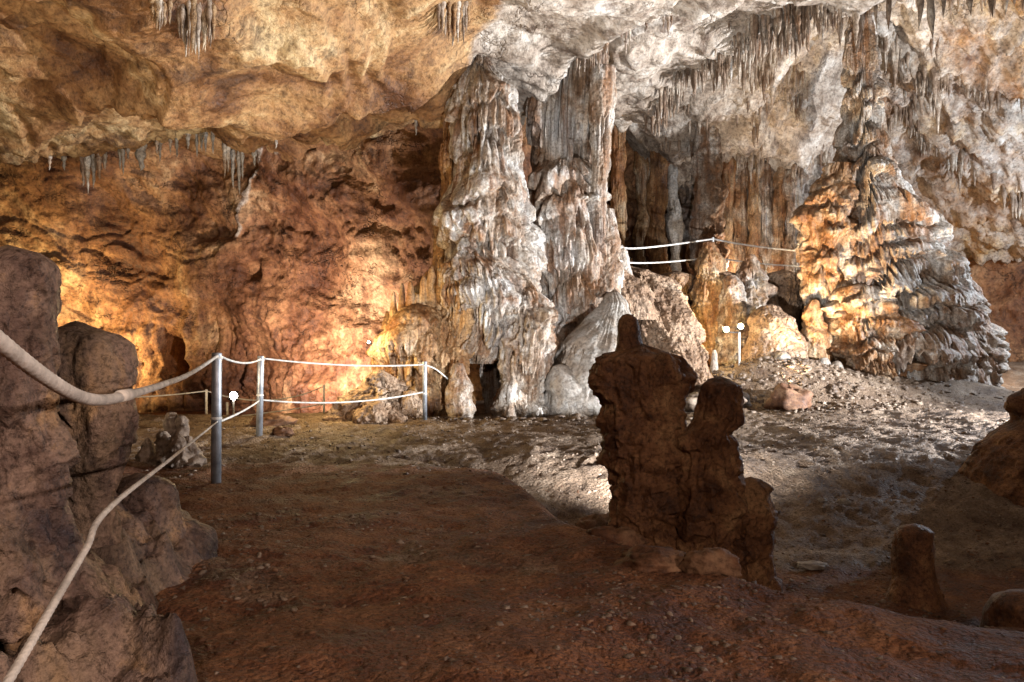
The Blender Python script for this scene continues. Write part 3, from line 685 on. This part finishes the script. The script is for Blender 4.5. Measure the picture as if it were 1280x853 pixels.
for i, (px, tp, wd, Y) in enumerate([(978, 440, 10, 14.3), (1030, 448, 8, 14.4), (1046, 452, 7, 14.4), (893, 438, 4, 14.4)]):
    stal(['low pale stump in front of the grey hump', 'short pale stump at the left foot of the tiered column', 'tiny pale stump against the tiered column foot', 'small pale stump left of the floodlight pole'][i],
         'smooth_flowstone', [(tp, px-wd*.5, px+wd*.5), (tp+5, px-wd, px+wd), (tp+30, px-wd*1.4, px+wd*1.4)], Y, 'stump', 'stump', seed=50+i, res=.016, caps=0, fl=0, lump=.06)
for i, (px, w_, tp, bt, Y, mt, lb) in enumerate([
        (772, 11, 120, 350, 19.0, 'flowstone_ochre', 'brown ribbed column at the near side of the dark recess'),
        (803, 9, 150, 350, 20.4, 'flowstone_ochre', 'slender brown column left of the white drip pillar'),
        (822, 12, 150, 352, 19.6, 'flowstone_ochre', 'ribbed brown column between the recess and the white drip pillar'),
        (909, 8, 170, 352, 19.2, 'flowstone_ochre', 'thin ochre column just past the knobbly ledge column'),
        (924, 10, 180, 352, 19.6, 'flowstone_amber', 'fluted amber column above the yellow-lit stalagmite'),
        (943, 8, 180, 352, 19.3, 'flowstone_ochre', 'dark reddish drip column behind the knobby stalagmite'),
        (958, 12, 185, 352, 19.4, 'flowstone', 'cream fluted curtain column behind the ledge rope'),
        (976, 9, 190, 352, 19.2, 'flowstone_amber', 'narrow amber curtain column near the end of the ledge rope'),
        (994, 13, 190, 352, 19.0, 'flowstone', 'broad cream curtain column against the tiered column')]):
    stal(lb, mt, [(tp, px-w_*1.3, px+w_*1.3), (tp+50, px-w_*.8, px+w_*.8), ((tp+bt)/2+20, px-w_*.75, px+w_*.75), (bt-30, px-w_, px+w_), (bt, px-w_*1.3, px+w_*1.3)], Y, 'drip_formation', 'dripstone', 'drip columns at the back of the ledge',
         seed=300+i, res=.03, hres=1.5, caps=36, cw=(.08, .22), ch=(.2, .6), cp=(.05, .13), cf=(.5, 1.6), fl=.12, lam=.11, lump=.16, aspect=.9)
# the flagged ledge edge
t = thing('ledge', 'flat-topped rock ledge carrying the upper rope walkway', 'ledge', (4.6, 17.0, 2.0))
for i, (a, b_) in enumerate([(822, 866), (868, 925), (950, 1002)]):
    col_part('ledge_lip', t, 'popcorn_rock', [(345, a+2, b_-2), (347, a, b_), (357, a, b_), (362, a+4, b_-5), (400, a+6, b_-8), (470, a, b_)], 16.4, aspect=1.2, seed=60+i, caps=20, cw=(.1, .2), ch=(.1, .3), cp=(.03, .08), fl=.02, lump=.1, res=.022)

# ------------------------------------------------------------------ the great tiered column
t = thing('tiered_column', 'towering tapering column of drip-fringed tiers, blue-lit on its shoulder and amber in front', 'column', (7.5, 15.8, gz(7.5, 15.)))
rt = random.Random(77)
tiers = []
R1 = [(-40, 1067, 1084), (60, 1066, 1086), (110, 1064, 1089), (160, 1061, 1095), (200, 1057, 1101), (228, 1050, 1110), (248, 1042, 1132), (275, 1034, 1150), (305, 1032, 1158), (340, 1034, 1174), (370, 1038, 1192), (420, 1046, 1208), (465, 1052, 1220), (500, 1056, 1226), (520, 1056, 1228)]
col_part('trunk', t, 'flowstone', R1, 15.8, aspect=.8, seed=71, caps=60, cw=(.2, .55), ch=(.14, .34), cp=(.08, .22), cf=(.8, 2.4), fl=.11, lam=.12, lump=.16, fine=.02, res=.018, lumpf=1.1, hres=1.35, small=.8, tiers=(.5, .34, .6))
col_part('side_column', t, 'flowstone_amber', [(205, 1040, 1058), (232, 1026, 1058), (265, 1013, 1058), (310, 1009, 1054), (350, 1009, 1048), (380, 1014, 1044), (395, 1018, 1040)], 15.4, seed=72, caps=40, cw=(.1, .3), ch=(.1, .3), cp=(.10, .26), cf=(.8, 3), fl=.13, lam=.11, lump=.3, res=.02, fine=.03, hres=1.3, tiers=(.45, .22, .6))
col_part('buttress', t, 'flowstone', [(320, 1178, 1196), (345, 1176, 1210), (400, 1188, 1226), (460, 1194, 1240), (515, 1196, 1248)], 15.4, seed=73, caps=25, cw=(.1, .3), ch=(.1, .25), cp=(.10, .24), cf=(.6, 2), fl=.12, lam=.11, lump=.3, res=.02, fine=.04, hres=1.3, tiers=(.35, .2, .5))
col_part('foot', t, 'flowstone_amber', [(360, 1056, 1100), (400, 1044, 1120), (450, 1046, 1130), (510, 1050, 1150)], 15.0, seed=74, caps=30, cw=(.12, .35), ch=(.08, .2), cp=(.10, .26), cf=(.8, 2.6), fl=.11, lam=.11, lump=.3, res=.02, fine=.03, hres=1.3, tiers=(.3, .2, .5))

# ------------------------------------------------------------------ foreground stalagmites
t = thing('broken_stalagmite', 'dark brown pair of fused broken stalagmites standing in the hollow', 'stalagmite', (.98, 4.72, gz(1.0, 4.7)-.05))
col_part('tall_stump', t, 'brown_stalagmite', [(438, 772, 828), (443, 752, 846), (449, 746, 852), (470, 743, 858), (520, 750, 858), (580, 755, 850), (640, 762, 850), (700, 765, 862), (760, 760, 870)], 4.75,
         aspect=.8, res=.008, seed=81, caps=70, cw=(.05, .15), ch=(.05, .14), cp=(.015, .05), cf=(.2, .9), fl=.05, lam=.13, lump=.05, lumpf=3.2, fine=.014, strata=.016, soft=.02, block=.035)
col_part('knob', t, 'brown_stalagmite', [(394, 779, 790), (398, 776, 796), (415, 773, 799), (440, 768, 804), (460, 765, 808)], 4.75, res=.006, seed=87, caps=0, fl=0, lump=.05, lumpf=5, fine=.012, soft=.015, block=.02)
col_part('short_stump', t, 'brown_stalagmite', [(474, 886, 910), (480, 878, 921), (500, 874, 925), (526, 868, 922), (545, 848, 914), (600, 842, 926), (660, 846, 930), (720, 850, 930), (760, 850, 940)], 4.62,
         aspect=.85, res=.008, seed=82, caps=50, cw=(.05, .15), ch=(.05, .14), cp=(.015, .05), cf=(.2, .9), fl=.05, lam=.13, lump=.05, lumpf=3.2, fine=.014, strata=.016, soft=.02, block=.035)
col_part('shoulder', t, 'brown_stalagmite', [(600, 922, 950), (610, 908, 962), (640, 900, 970), (700, 900, 968), (760, 890, 975)], 4.66, res=.009, seed=83, caps=6, cw=(.04, .12), ch=(.06, .2), cp=(.01, .03), fl=.0, lump=.05, lumpf=3, fine=.014, strata=.012, soft=.02, block=.04)
stal('small dark flat-topped stalagmite stump alone on the shaded floor', 'brown_stalagmite', [(659, 1126, 1158), (663, 1120, 1165), (690, 1118, 1167), (715, 1119, 1166), (738, 1114, 1172), (756, 1106, 1182), (800, 1090, 1200)], 4.72, 'stump', 'stump',
     res=.007, seed=84, caps=12, cw=(.04, .09), ch=(.03, .09), cp=(.01, .02), fl=.012, lam=.08, lump=.035, lumpf=5, fine=.014, strata=.01, soft=.02)
stal('dark overhanging boulder with a mushroom cap beside the pale path', 'brown_stalagmite', [(486, 1280, 1318), (492, 1270, 1338), (510, 1268, 1358), (526, 1280, 1363), (540, 1256, 1368), (560, 1233, 1383), (590, 1213, 1398), (615, 1203, 1418), (650, 1188, 1428)], 7.4, 'boulder', 'boulder',
     res=.014, seed=85, caps=20, cw=(.1, .25), ch=(.1, .2), cp=(.02, .06), fl=.0, lump=.10, lumpf=2, fine=.025)
stal('low dark rock at the edge of the shaded floor beyond the stump', 'brown_stalagmite', [(742, 1262, 1300), (752, 1248, 1330), (780, 1244, 1350), (830, 1240, 1370), (900, 1236, 1380)], 3.3, 'boulder', 'boulder', res=.01, seed=86, caps=0, fl=0, lump=.08, lumpf=3, fine=.012)
# the left bank
stal('tall smooth stalagmite with a flat rounded top behind the thick rope', 'bank_rock', [(316, -12, 40), (321, -30, 54), (332, -45, 64), (360, -48, 66), (420, -45, 60), (480, -50, 58), (520, -55, 56), (560, -60, 66), (620, -70, 78), (720, -90, 96), (900, -100, 110)], 2.35,
     res=.006, seed=87, caps=46, cw=(.05, .16), ch=(.06, .2), cp=(.03, .085), cf=(.2, .8), fl=0, lump=.05, lumpf=2.5, fine=.014, block=.024, soft=.03, name='stalagmite', strata=.006)
stal('stubby flat-topped stalagmite with an orange drip on its side, beside the tall one', 'bank_rock', [(404, 88, 104), (410, 72, 118), (418, 62, 140), (430, 57, 149), (480, 58, 153), (520, 64, 154), (545, 70, 150), (570, 78, 146), (590, 84, 140), (620, 84, 132), (680, 80, 140)], 2.95,
     res=.007, seed=88, caps=46, cw=(.05, .16), ch=(.06, .2), cp=(.03, .085), cf=(.2, .8), fl=0, lump=.06, lumpf=3, fine=.014, block=.024, soft=.03, name='stalagmite')
t = thing('rock_bank', 'lumpy grey-brown bank of rock under the low rope', 'rock bank', (-1.75, 3.2, 0))
col_part('lump', t, 'bank_rock', [(598, 150, 196), (606, 132, 212), (625, 122, 219), (650, 118, 216), (680, 110, 226), (720, 90, 235)], 3.7, res=.009, seed=90, caps=0, fl=0, lump=.10, lumpf=2.6, fine=.014, block=.024, soft=.03)
col_part('lump', t, 'bank_rock', [(652, 190, 238), (664, 176, 256), (680, 168, 262), (720, 150, 270)], 3.85, res=.009, seed=91, caps=0, fl=0, lump=.08, lumpf=3, fine=.014, block=.024, soft=.03)
def bank_field():
    res = .013; xs = np.arange(-4.2, -.7, res); ys = np.arange(1.0, 5.4, res); X, Y = np.meshgrid(xs, ys)
    foot = np.interp(Y, [1.0, 2.0, 2.6, 3.2, 3.8, 4.4, 4.8, 5.4], [-.82, -1.0, -1.18, -1.42, -1.66, -1.95, -2.5, -3.3])
    n = fbm(X, Y, 0*X, 1.6, 3, seed=4); d = foot+.22*n-X
    h = .30*sst(-.02, .16, d)+.26*sst(.15, .75, d)+.35*sst(.7, 1.8, d)
    w1 = X+.12*fbm(X, Y, 0*X, 2.2, 2); w2 = Y+.12*fbm(X, Y, 0*X+4, 2.2, 2)
    h = h*(1.08-.85*np.clip(scallop(w1*1.1, w2*.85, .42, 8), 0, .8)-.25*np.clip(scallop(w1, w2, .15, 9), 0, .8))
    h = h+sst(0, .12, d)*(.03*plates(X, Y, h*2, 2.4, .03, 3.)+.016*ridged(X, Y, h*3, 9., 3)+.05*n)
    Z = ground(X, Y)-.05*(d < -.05)-.03+h*1.0
    return mesh_obj('bank_slope', np.stack([X, Y, Z], -1), grid_faces(len(ys), len(xs)), 'bank_rock', t, tuple(t.location))
bank_field()
t = thing('stalagmite_cluster', 'small grey cluster of knobby stalagmites beyond the rope, left of the first post', 'stalagmite', (-3.4, 7.6, gz(-3.4, 7.6)))
for (px, tp, bs, wd, Y) in [(213, 516, 575, 8, 7.5), (226, 519, 575, 7, 7.5), (204, 540, 580, 9, 7.4), (236, 546, 580, 10, 7.4), (222, 545, 585, 12, 7.3), (185, 548, 580, 8, 7.5)]:
    col_part('stalagmite', t, 'stone_grey', [(tp, px-wd*.4, px+wd*.4), (tp+4, px-wd*.8, px+wd*.8), ((tp+bs)/2, px-wd, px+wd), (bs, px-wd*1.5, px+wd*1.5), (bs+20, px-wd*1.8, px+wd*1.8)], Y,
             seed=px, res=.014, caps=14, cw=(.04, .1), ch=(.04, .1), cp=(.08, .16), fl=0, lump=.2, lumpf=6, fine=.12)

# ------------------------------------------------------------------ rope barrier
def tube(pts, r, n=10, sub=14, sag=None, twist=0.):
    pts = np.array(pts, float); out = []
    pp = np.vstack([2*pts[0]-pts[1], pts, 2*pts[-1]-pts[-2]])
    for i in range(1, len(pp)-2):
        for q in range(sub):
            t = q/sub; a, b, c, d = pp[i-1:i+3]
            out.append(.5*((2*b)+(c-a)*t+(2*a-5*b+4*c-d)*t*t+(3*b-a-3*c+d)*t**3))
    out.append(pts[-1]); C = np.array(out)
    T = np.gradient(C, axis=0); T /= np.linalg.norm(T, axis=1)[:, None]
    up = np.array((0, 0, 1.)); A = np.cross(T, up); A /= np.maximum(np.linalg.norm(A, axis=1)[:, None], 1e-6); B = np.cross(A, T)
    ph = np.linspace(0, 2*math.pi, n, endpoint=False)
    s = np.concatenate([[0], np.cumsum(np.linalg.norm(np.diff(C, axis=0), axis=1))])
    R = r*np.ones((len(C), n))
    if twist: R = R*(.80+.22*np.abs(np.sin(1.5*ph[None, :]+s[:, None]*twist)))
    V = C[:, None, :]+R[..., None]*(np.cos(ph)[None, :, None]*A[:, None, :]+np.sin(ph)[None, :, None]*B[:, None, :])
    return V.reshape(-1, 3), grid_faces(len(C), n, True)
def rope(label, pts, r=.011, mat='rope_thin', twist=0., sub=14, n=8, name='rope'):
    V, Fc = tube(pts, r, n, sub, twist=twist)
    o = mesh_obj(name, V, Fc, mat, base=tuple(np.array(pts[0], float)))
    return tag(o, label, 'rope', 'ropes of the visitor barrier')
def sagged(a, b, sag, k=7):
    a, b = np.array(a, float), np.array(b, float)
    return [a+(b-a)*t-np.array((0, 0, sag*4*t*(1-t))) for t in np.linspace(0, 1, k)]
def cyl(c0, c1, r, n=20):
    C = np.array([c0, c1], float); T = C[1]-C[0]; T /= np.linalg.norm(T); A = np.cross(T, (0, 1., .01)); A /= np.linalg.norm(A); B = np.cross(A, T)
    ph = np.linspace(0, 2*math.pi, n, endpoint=False); ring = np.cos(ph)[:, None]*A+np.sin(ph)[:, None]*B
    L_ = np.linalg.norm(C[1]-C[0]); prof = [(0, 0), (0, r), (L_-r*.25, r), (L_-r*.06, r*.92), (L_, r*.75), (L_, 0)]
    V = np.vstack([C[0]+T*h+max(q, 1e-4)*ring for h, q in prof]); return V, grid_faces(len(prof), n, True, flip=False)
def post(label, top, base, r, mat='post_metal', bands=()):
    base = np.array(base, float); e = thing('barrier_post', label, 'post', tuple(base), 'posts of the visitor barrier')
    V, Fc = cyl(base-(0, 0, .08), top, r); mesh_obj('pipe', V, Fc, mat, e, tuple(base))
    for h in bands:
        d = np.array(top, float)-base; c = base+d*h; u = d/np.linalg.norm(d)
        V, Fc = cyl(c-u*.012, c+u*.012, r*1.12); mesh_obj('band', V, Fc, 'rope_thin', e, tuple(base))
    return e
p1 = (-2.55, 6.3); p2 = P(324, 500, 9.4)[:2]; p3 = P(531, 500, 10.9)[:2]
post('thick grey metal barrier post where the two near ropes end', P(271, 441, 6.3), (p1[0], p1[1], gz(*p1)), .042, bands=(.50, .96))
post('grey metal barrier post standing on the gravel apron', P(326, 445, 9.4), (p2[0], p2[1], gz(*p2)), .042, bands=(.50, .95))
post('slim white and grey barrier post in front of the lit flowstone mound', P(531, 452, 10.9), (p3[0], p3[1], gz(*p3)), .034, mat='post_metal', bands=(.45, .93))
rope('thick twisted rope sagging from the near grey post past the flat-topped stalagmites', [P(272, 445, 6.3), P(240, 466, 4.0), P(200, 482, 2.75), P(160, 494, 1.95), P(130, 500, 1.65), P(100, 496, 1.40), P(60, 474, 1.2), P(0, 428, 1.0), P(-90, 350, .82)], .0125, 'rope_fibre', twist=150, sub=70, n=14)
V, Fc = cyl(P(150, 495.5, 1.82), P(163, 493, 1.98), .0155); o = mesh_obj('rope_splice', V, Fc, 'rope_fibre', base=tuple(P(150, 495, 1.85)))
tag(o, 'bound splice where the thick twisted rope joins its thinner run', 'rope splice')
def lin(a, b, k): return [np.array(a)+(np.array(b)-np.array(a))*q for q in np.linspace(0, 1, k)]
rope('taut thin rope running low from the near grey post over the rock bank', lin(P(272, 527, 6.3), P(138, 634, 1.62), 5)[:-1]+lin(P(138, 634, 1.62), P(8, 856, .95), 4)+[P(-60, 972, .8)], .0066, 'rope_fibre', twist=210, sub=60, n=12)
rope('upper rope between the two grey posts', sagged(P(272, 444, 6.3), P(326, 449, 9.4), .06))
rope('lower rope between the two grey posts', sagged(P(272, 528, 6.3), P(324, 501, 9.4), .02))
rope('upper rope from the second grey post to the post by the flowstone mound', sagged(P(326, 448, 9.4), P(531, 456, 10.9), .05))
rope('lower rope from the second grey post to the post by the flowstone mound', sagged(P(324, 500, 9.4), P(531, 490, 10.9), .09))
rope('short rope tied from the white post to the flowstone', [P(531, 456, 10.9), P(545, 462, 11.0), P(560, 474, 11.3)])
for i, (px, tp, Y) in enumerate([(405, 481, 14.6), (258, 487, 12.8), (284, 503, 13.4)]):
    b = P(px, 500, Y)[:2]
    post(['thin pale stake at the far rope, close to the brown rock cone', 'thin stake of the far rope hidden behind the near grey post', 'short pale stake beside the lit floodlight'][i], P(px, tp, Y), (b[0], b[1], gz(*b)), .022, mat='rope_fibre')
rope('upper far rope crossing the left hall before the lamp', sagged(P(60, 496, 11.5), P(258, 489, 12.8), .06))
rope('lower far rope crossing the left hall before the lamp', sagged(P(60, 534, 11.5), P(258, 524, 12.8), .05))
rope('upper far rope from the lamp to the thin pale stake', sagged(P(258, 489, 12.8), P(405, 483, 14.6), .22))
rope('lower far rope from the lamp to the thin pale stake', sagged(P(258, 524, 12.8), P(405, 505, 14.6), .03))
e = P(891, 345, 16.9)
post('thin rope post on the ledge in front of the knobbly column', P(891, 297, 16.9), (e[0], e[1], e[2]-.1), .028, mat='conduit')
rope('upper ledge rope from the slim stalagmite to the ledge post', [P(752, 284, 13.2), P(763, 298, 13.7), P(779, 310, 14.2), P(820, 308.5, 15.3), P(891, 299, 16.9)], .018)
rope('lower ledge rope from the slim stalagmite to the ledge post', [P(752, 302, 13.2), P(766, 318, 13.8), P(782, 328, 14.2), P(830, 328, 15.4), P(891, 322, 16.9)], .016)
rope('upper ledge rope from the ledge post to the tiered column', sagged(P(891, 299, 16.9), P(1000, 314, 16.0), .03), .018)
rope('lower ledge rope from the ledge post to the tiered column', sagged(P(891, 322, 16.9), P(1000, 333, 16.0), .03), .016)

# ------------------------------------------------------------------ floodlight fixtures, those of the added fill lights among them
def box(c, s, bev=.15):
    x, y, z = np.array(s)/2; V = []
    for sx, sy, sz in [(-1, -1, -1), (1, -1, -1), (1, 1, -1), (-1, 1, -1), (-1, -1, 1), (1, -1, 1), (1, 1, 1), (-1, 1, 1)]: V.append((sx*x, sy*y, sz*z))
    V = np.array(V); V[4:] *= (1-bev, 1-bev, 1)
    return V+np.array(c), np.array([(0, 3, 2, 1), (4, 5, 6, 7), (0, 1, 5, 4), (1, 2, 6, 5), (2, 3, 7, 6), (3, 0, 4, 7)])
def floodlight(label, heads, foot, glass='lamp_glass', size=.13, lens=.05, face=(0, -1, 0), name='floodlight'):
    foot = np.array(foot, float); e = thing(name, label, 'floodlight', tuple(foot))
    top = foot.copy(); top[2] = min(h[2] for h in heads)-size*.4
    V, Fc = cyl(foot-(0, 0, .1), top, .02); mesh_obj('stake', V, Fc, 'conduit', e, tuple(foot))
    fd = np.array(face, float); fd /= np.linalg.norm(fd)
    for h in heads:
        h = np.array(h, float)
        V, Fc = box(h-fd*.05, (size, .09, size)); mesh_obj('lamp_head', V, Fc, 'lamp_dark', e, tuple(foot), smooth=False)
        # bowl-shaped glass
        ph = np.linspace(0, 2*math.pi, 18, endpoint=False); A = np.cross(fd, (0, 0, 1.)); A /= np.linalg.norm(A); B = np.cross(A, fd)
        prof = [(.0, lens), (.02, lens*.9), (.035, lens*.6), (.042, .002)]
        V = np.vstack([h+fd*d+q*(np.cos(ph)[:, None]*A+np.sin(ph)[:, None]*B) for d, q in prof]); mesh_obj('lamp_glass', V, grid_faces(4, 18, True), glass, e, tuple(foot))
        V, Fc = cyl(top-(0, 0, .01), h-(0, 0, size*.4), .012); mesh_obj('bracket', V, Fc, 'lamp_dark', e, tuple(foot))
    return e
floodlight('bright white floodlight on a short stake in the left hall', [LA], (LA[0], LA[1], gz(LA[0], LA[1])), lens=.085, size=.2)
floodlight('twin-headed warm floodlight on a white pole below the ledge', [LB1, LB2], (P(924, 450, 14.35)[0], 14.35, gz(P(924, 450, 14.35)[0], 14.35)), 'lamp_glass_warm', lens=.055, size=.13)
floodlight('small floodlight peeping out behind the yellow-lit flowstone mound', [LC], (LC[0]+.12, LC[1]+.05, LC[2]-.2), lens=.02, size=.06)
floodlight('floodlight on the hall floor tucked behind the near stalagmites', [LD+(0, .1, -.1)], (LD[0], LD[1]+.1, gz(LD[0], LD[1])), 'lamp_glass_warm', face=(0, 1, .3))
floodlight('floodlight sunk in the hollow behind the broken stalagmites', [LF+(0, -.16, -.08)], (LF[0], LF[1]-.16, gz(LF[0], LF[1]-.16)), face=(0, 1, .5), size=.14)
floodlight('floodlight on the far side of the mushroom boulder beside the pale path', [LK+(.15, 0, -.1)], (LK[0]+.15, LK[1], gz(LK[0]+.15, LK[1])), face=(-1, .4, .3), size=.16)
floodlight('small floor lamp added to light the tiers, behind the brown boulder on the path rise', [LM+(-.1, 0, -.08)], (LM[0]-.1, LM[1], gz(LM[0]-.1, LM[1])), 'lamp_glass_warm', face=(1, .5, .4), size=.1, lens=.035)
floodlight('floodlight aimed at the roof behind the rock bank', [LI+(-.0, -.1, -.12)], (LI[0], LI[1]-.1, gz(LI[0], LI[1]-.1)), 'lamp_glass_warm', face=(0, .6, 1))

LS = np.array((10.4, 17.6, 1.3))
floodlight('small fill lamp added on the ledge floor behind the thick fluted stalagmite', [LJ+(0, -.12, -.14)], (LJ[0], LJ[1]-.12, gz(LJ[0], LJ[1]-.12)), face=(0, 1, .6), size=.1, lens=.035)
floodlight('lamp added on a stake behind the tiered column to warm the orange wall', [LS+(-.12, -.05, -.14)], (LS[0]-.12, LS[1]-.05, gz(LS[0]-.12, LS[1]-.05)), 'lamp_glass_warm', face=(.6, 1, .4), size=.12, lens=.04)
floodlight('tall floodlight on a stake by the side wall past the tiered column', [LG+(.16, 0, -.1)], (LG[0]+.16, LG[1], gz(LG[0]+.16, LG[1])), face=(-1, .3, .1), size=.14)
floodlight('floodlight on a stake at the entry side lighting the rock bank', [LH+(.14, -.1, -.06)], (LH[0]+.14, LH[1]-.1, gz(LH[0]+.14, LH[1]-.1)), face=(-1, .7, -.2), size=.14)
floodlight('tall fill lamp added on a stake behind the viewing spot', [(.4, -3.36, 2.98)], (.4, -3.36, gz(.4, -3.36)), face=(0, 1, -.4), size=.14)

# ------------------------------------------------------------------ loose stones and gravel
ICO_V = []
_t = (1+5**.5)/2
for a, b_ in ((-1, _t), (1, _t), (-1, -_t), (1, -_t)): ICO_V.append((a, b_, 0))
for a, b_ in ((-1, _t), (1, _t), (-1, -_t), (1, -_t)): ICO_V.append((0, a, b_))
for a, b_ in ((-1, _t), (1, _t), (-1, -_t), (1, -_t)): ICO_V.append((b_, 0, a))
ICO_V = np.array([(-1,_t,0),(1,_t,0),(-1,-_t,0),(1,-_t,0),(0,-1,_t),(0,1,_t),(0,-1,-_t),(0,1,-_t),(_t,0,-1),(_t,0,1),(-_t,0,-1),(-_t,0,1)])/1.902
ICO_F = np.array([(0,11,5),(0,5,1),(0,1,7),(0,7,10),(0,10,11),(1,5,9),(5,11,4),(11,10,2),(10,7,6),(7,1,8),(3,9,4),(3,4,2),(3,2,6),(3,6,8),(3,8,9),(4,9,5),(2,4,11),(6,2,10),(8,6,7),(9,8,1)])
def pebbles(name, xs, ys, rad, mat, label, seed, lift=-.08):
    g = np.random.RandomState(seed); n = len(xs)
    z = ground(np.array(xs), np.array(ys))
    V = np.repeat(ICO_V[None], n, 0)*g.uniform(.42, 1.35, (n, 12, 1))
    V = V*np.stack([g.uniform(.8, 1.5, n), g.uniform(.7, 1.2, n), g.uniform(.35, .8, n)], -1)[:, None, :]
    a = g.uniform(0, 6.28, n); c, s = np.cos(a), np.sin(a)
    X = V[..., 0]*c[:, None]-V[..., 1]*s[:, None]; Y = V[..., 0]*s[:, None]+V[..., 1]*c[:, None]
    V = np.stack([X, Y, V[..., 2]], -1)*np.asarray(rad)[:, None, None]
    V = V+np.stack([xs, ys, z+lift*np.asarray(rad)], -1)[:, None, :]
    Fc = (ICO_F[None]+12*np.arange(n)[:, None, None]).reshape(-1, 3)
    o = mesh_obj(name, V, Fc, mat, smooth=False); return tag(o, label, 'gravel', kind='stuff')
g = np.random.RandomState(5)
ys = 1.8+9.6*g.rand(9000)**.8; xs = (g.rand(9000)*2-1)*(1.2+.75*ys)
s = soil_and_light(xs, ys)+.22*(g.rand(9000)); k = g.rand(9000) < s+.05
xs, ys = xs[k], ys[k]; pebbles('gravel', xs, ys, .004+.02*g.rand(len(xs))**4+.0009*ys, 'stone_grey', 'pale gravel scattered over the cave floor', 6)
ys = 1.9+3.2*g.rand(9000); xs = (g.rand(9000)*2-1)*(1.0+.75*ys)
k = g.rand(9000) < np.clip(.25+2.6*fbm(xs, ys, 0*xs, .9, 3, seed=3), .04, 1); xs, ys = xs[k], ys[k]
pebbles('grit', xs, ys, .004+.018*g.rand(len(xs))**3, 'stone_grey', 'pale grit lying in drifts on the near floor', 16)
ys = 1.9+5.5*g.rand(5000); xs = (g.rand(5000)*2-1)*(1.0+.75*ys)
pebbles('clay_crumbs', xs, ys, .004+.016*g.rand(5000)**3, 'stone_brown', 'brown clay crumbs and grit on the trodden floor', 7)
n = 5000; xs = 5.4+1.7*g.randn(n); ys = 13.8+.8*g.randn(n)
pebbles('rubble', xs, ys, .008+.075*g.rand(n)**7, 'stone_grey', 'heap of broken pale rubble at the foot of the tiered column', 8)
n = 300; xs = -.1+1.3*g.randn(n); ys = 11.1+.18*g.randn(n)
pebbles('rubble', xs, ys, .02+.06*g.rand(n)**2.5, 'stone_grey', 'line of small rubble along the foot of the grey-white columns', 9)

def stone(label, x, y, r, mat, seed, sq=.6, sink=.25):
    nr, nt = 26, 40; th = np.linspace(.02, math.pi-.02, nr); ph = np.linspace(0, 2*math.pi, nt, endpoint=False)
    PH, TH = np.meshgrid(ph, th); d = np.stack([np.sin(TH)*np.cos(PH), np.sin(TH)*np.sin(PH), np.cos(TH)], -1)
    q = 1+.35*fbm(d[..., 0], d[..., 1], d[..., 2], 1.3, 2, seed=seed*3.3)+.10*ridged(d[..., 0], d[..., 1], d[..., 2], 2.6, 3, seed=seed)
    V = d*q[..., None]*np.array((1.15, .9, sq))*r
    b = (x, y, gz(x, y)); V = V+np.array(b)+(0, 0, r*sq*(1-2*sink))
    o = mesh_obj('stone', V, grid_faces(nr, nt, True), mat, base=b); return tag(o, label, 'stone')
stone('rounded brown stone at the left foot of the broken stalagmites', .62, 4.35, .14, 'stone_brown', 1)
stone('flat brown stone slab in front of the broken stalagmites', .72, 3.72, .16, 'stone_brown', 2, .4)
stone('brown half-buried stone before the broken stalagmites, next to the flat slab', .98, 3.62, .12, 'stone_brown', 3)
stone('low mossy-brown stone in front of the short broken stump', 1.28, 3.7, .15, 'stone_brown', 4, .5)
stone('grey stone lying beside the shorter broken stump', 1.02, 4.15, .10, 'stone_brown', 5)
stone('dark stone wedged at the pit rim beside the pale gravel slope', .75, 6.3, .17, 'stone_brown', 6, .7)
stone('small stone on the gravel beside the brown rock cone', -3.0, 9.6, .12, 'stone_brown', 7)
stone('dark flat rock on the gravel behind the second grey post', -3.4, 10.4, .26, 'stone_brown', 8, .4)
stone('pale block of rock on the path rise below the twin floodlight', *P(912, 470, 13.2)[:2], .30, 'stone_grey', 9, .7)
stone('brown boulder on the path rise below the twin floodlight', 4.92, 12.98, .33, 'stone_brown', 10, .85)
stone('pale boulder half buried above the flat path below the knobbly mound', *P(870, 470, 13.0)[:2], .34, 'stone_grey', 11, .55)
stone('pebble coloured white for the light it catches on the shaded floor, larger of two', *P(1055, 598, 6.9)[:2], .05, 'smooth_flowstone', 12, .8)  # the lamp beam on these stones is put into their pale material
stone('pebble coloured white for the light it catches on the shaded floor, smaller of two', *P(1028, 600, 6.9)[:2], .035, 'smooth_flowstone', 13, .7)
stone('flat flake of stone coloured white for the light it catches on the shaded floor right of the broken stalagmites', *P(1015, 662, 5.4)[:2], .09, 'smooth_flowstone', 14, .25)
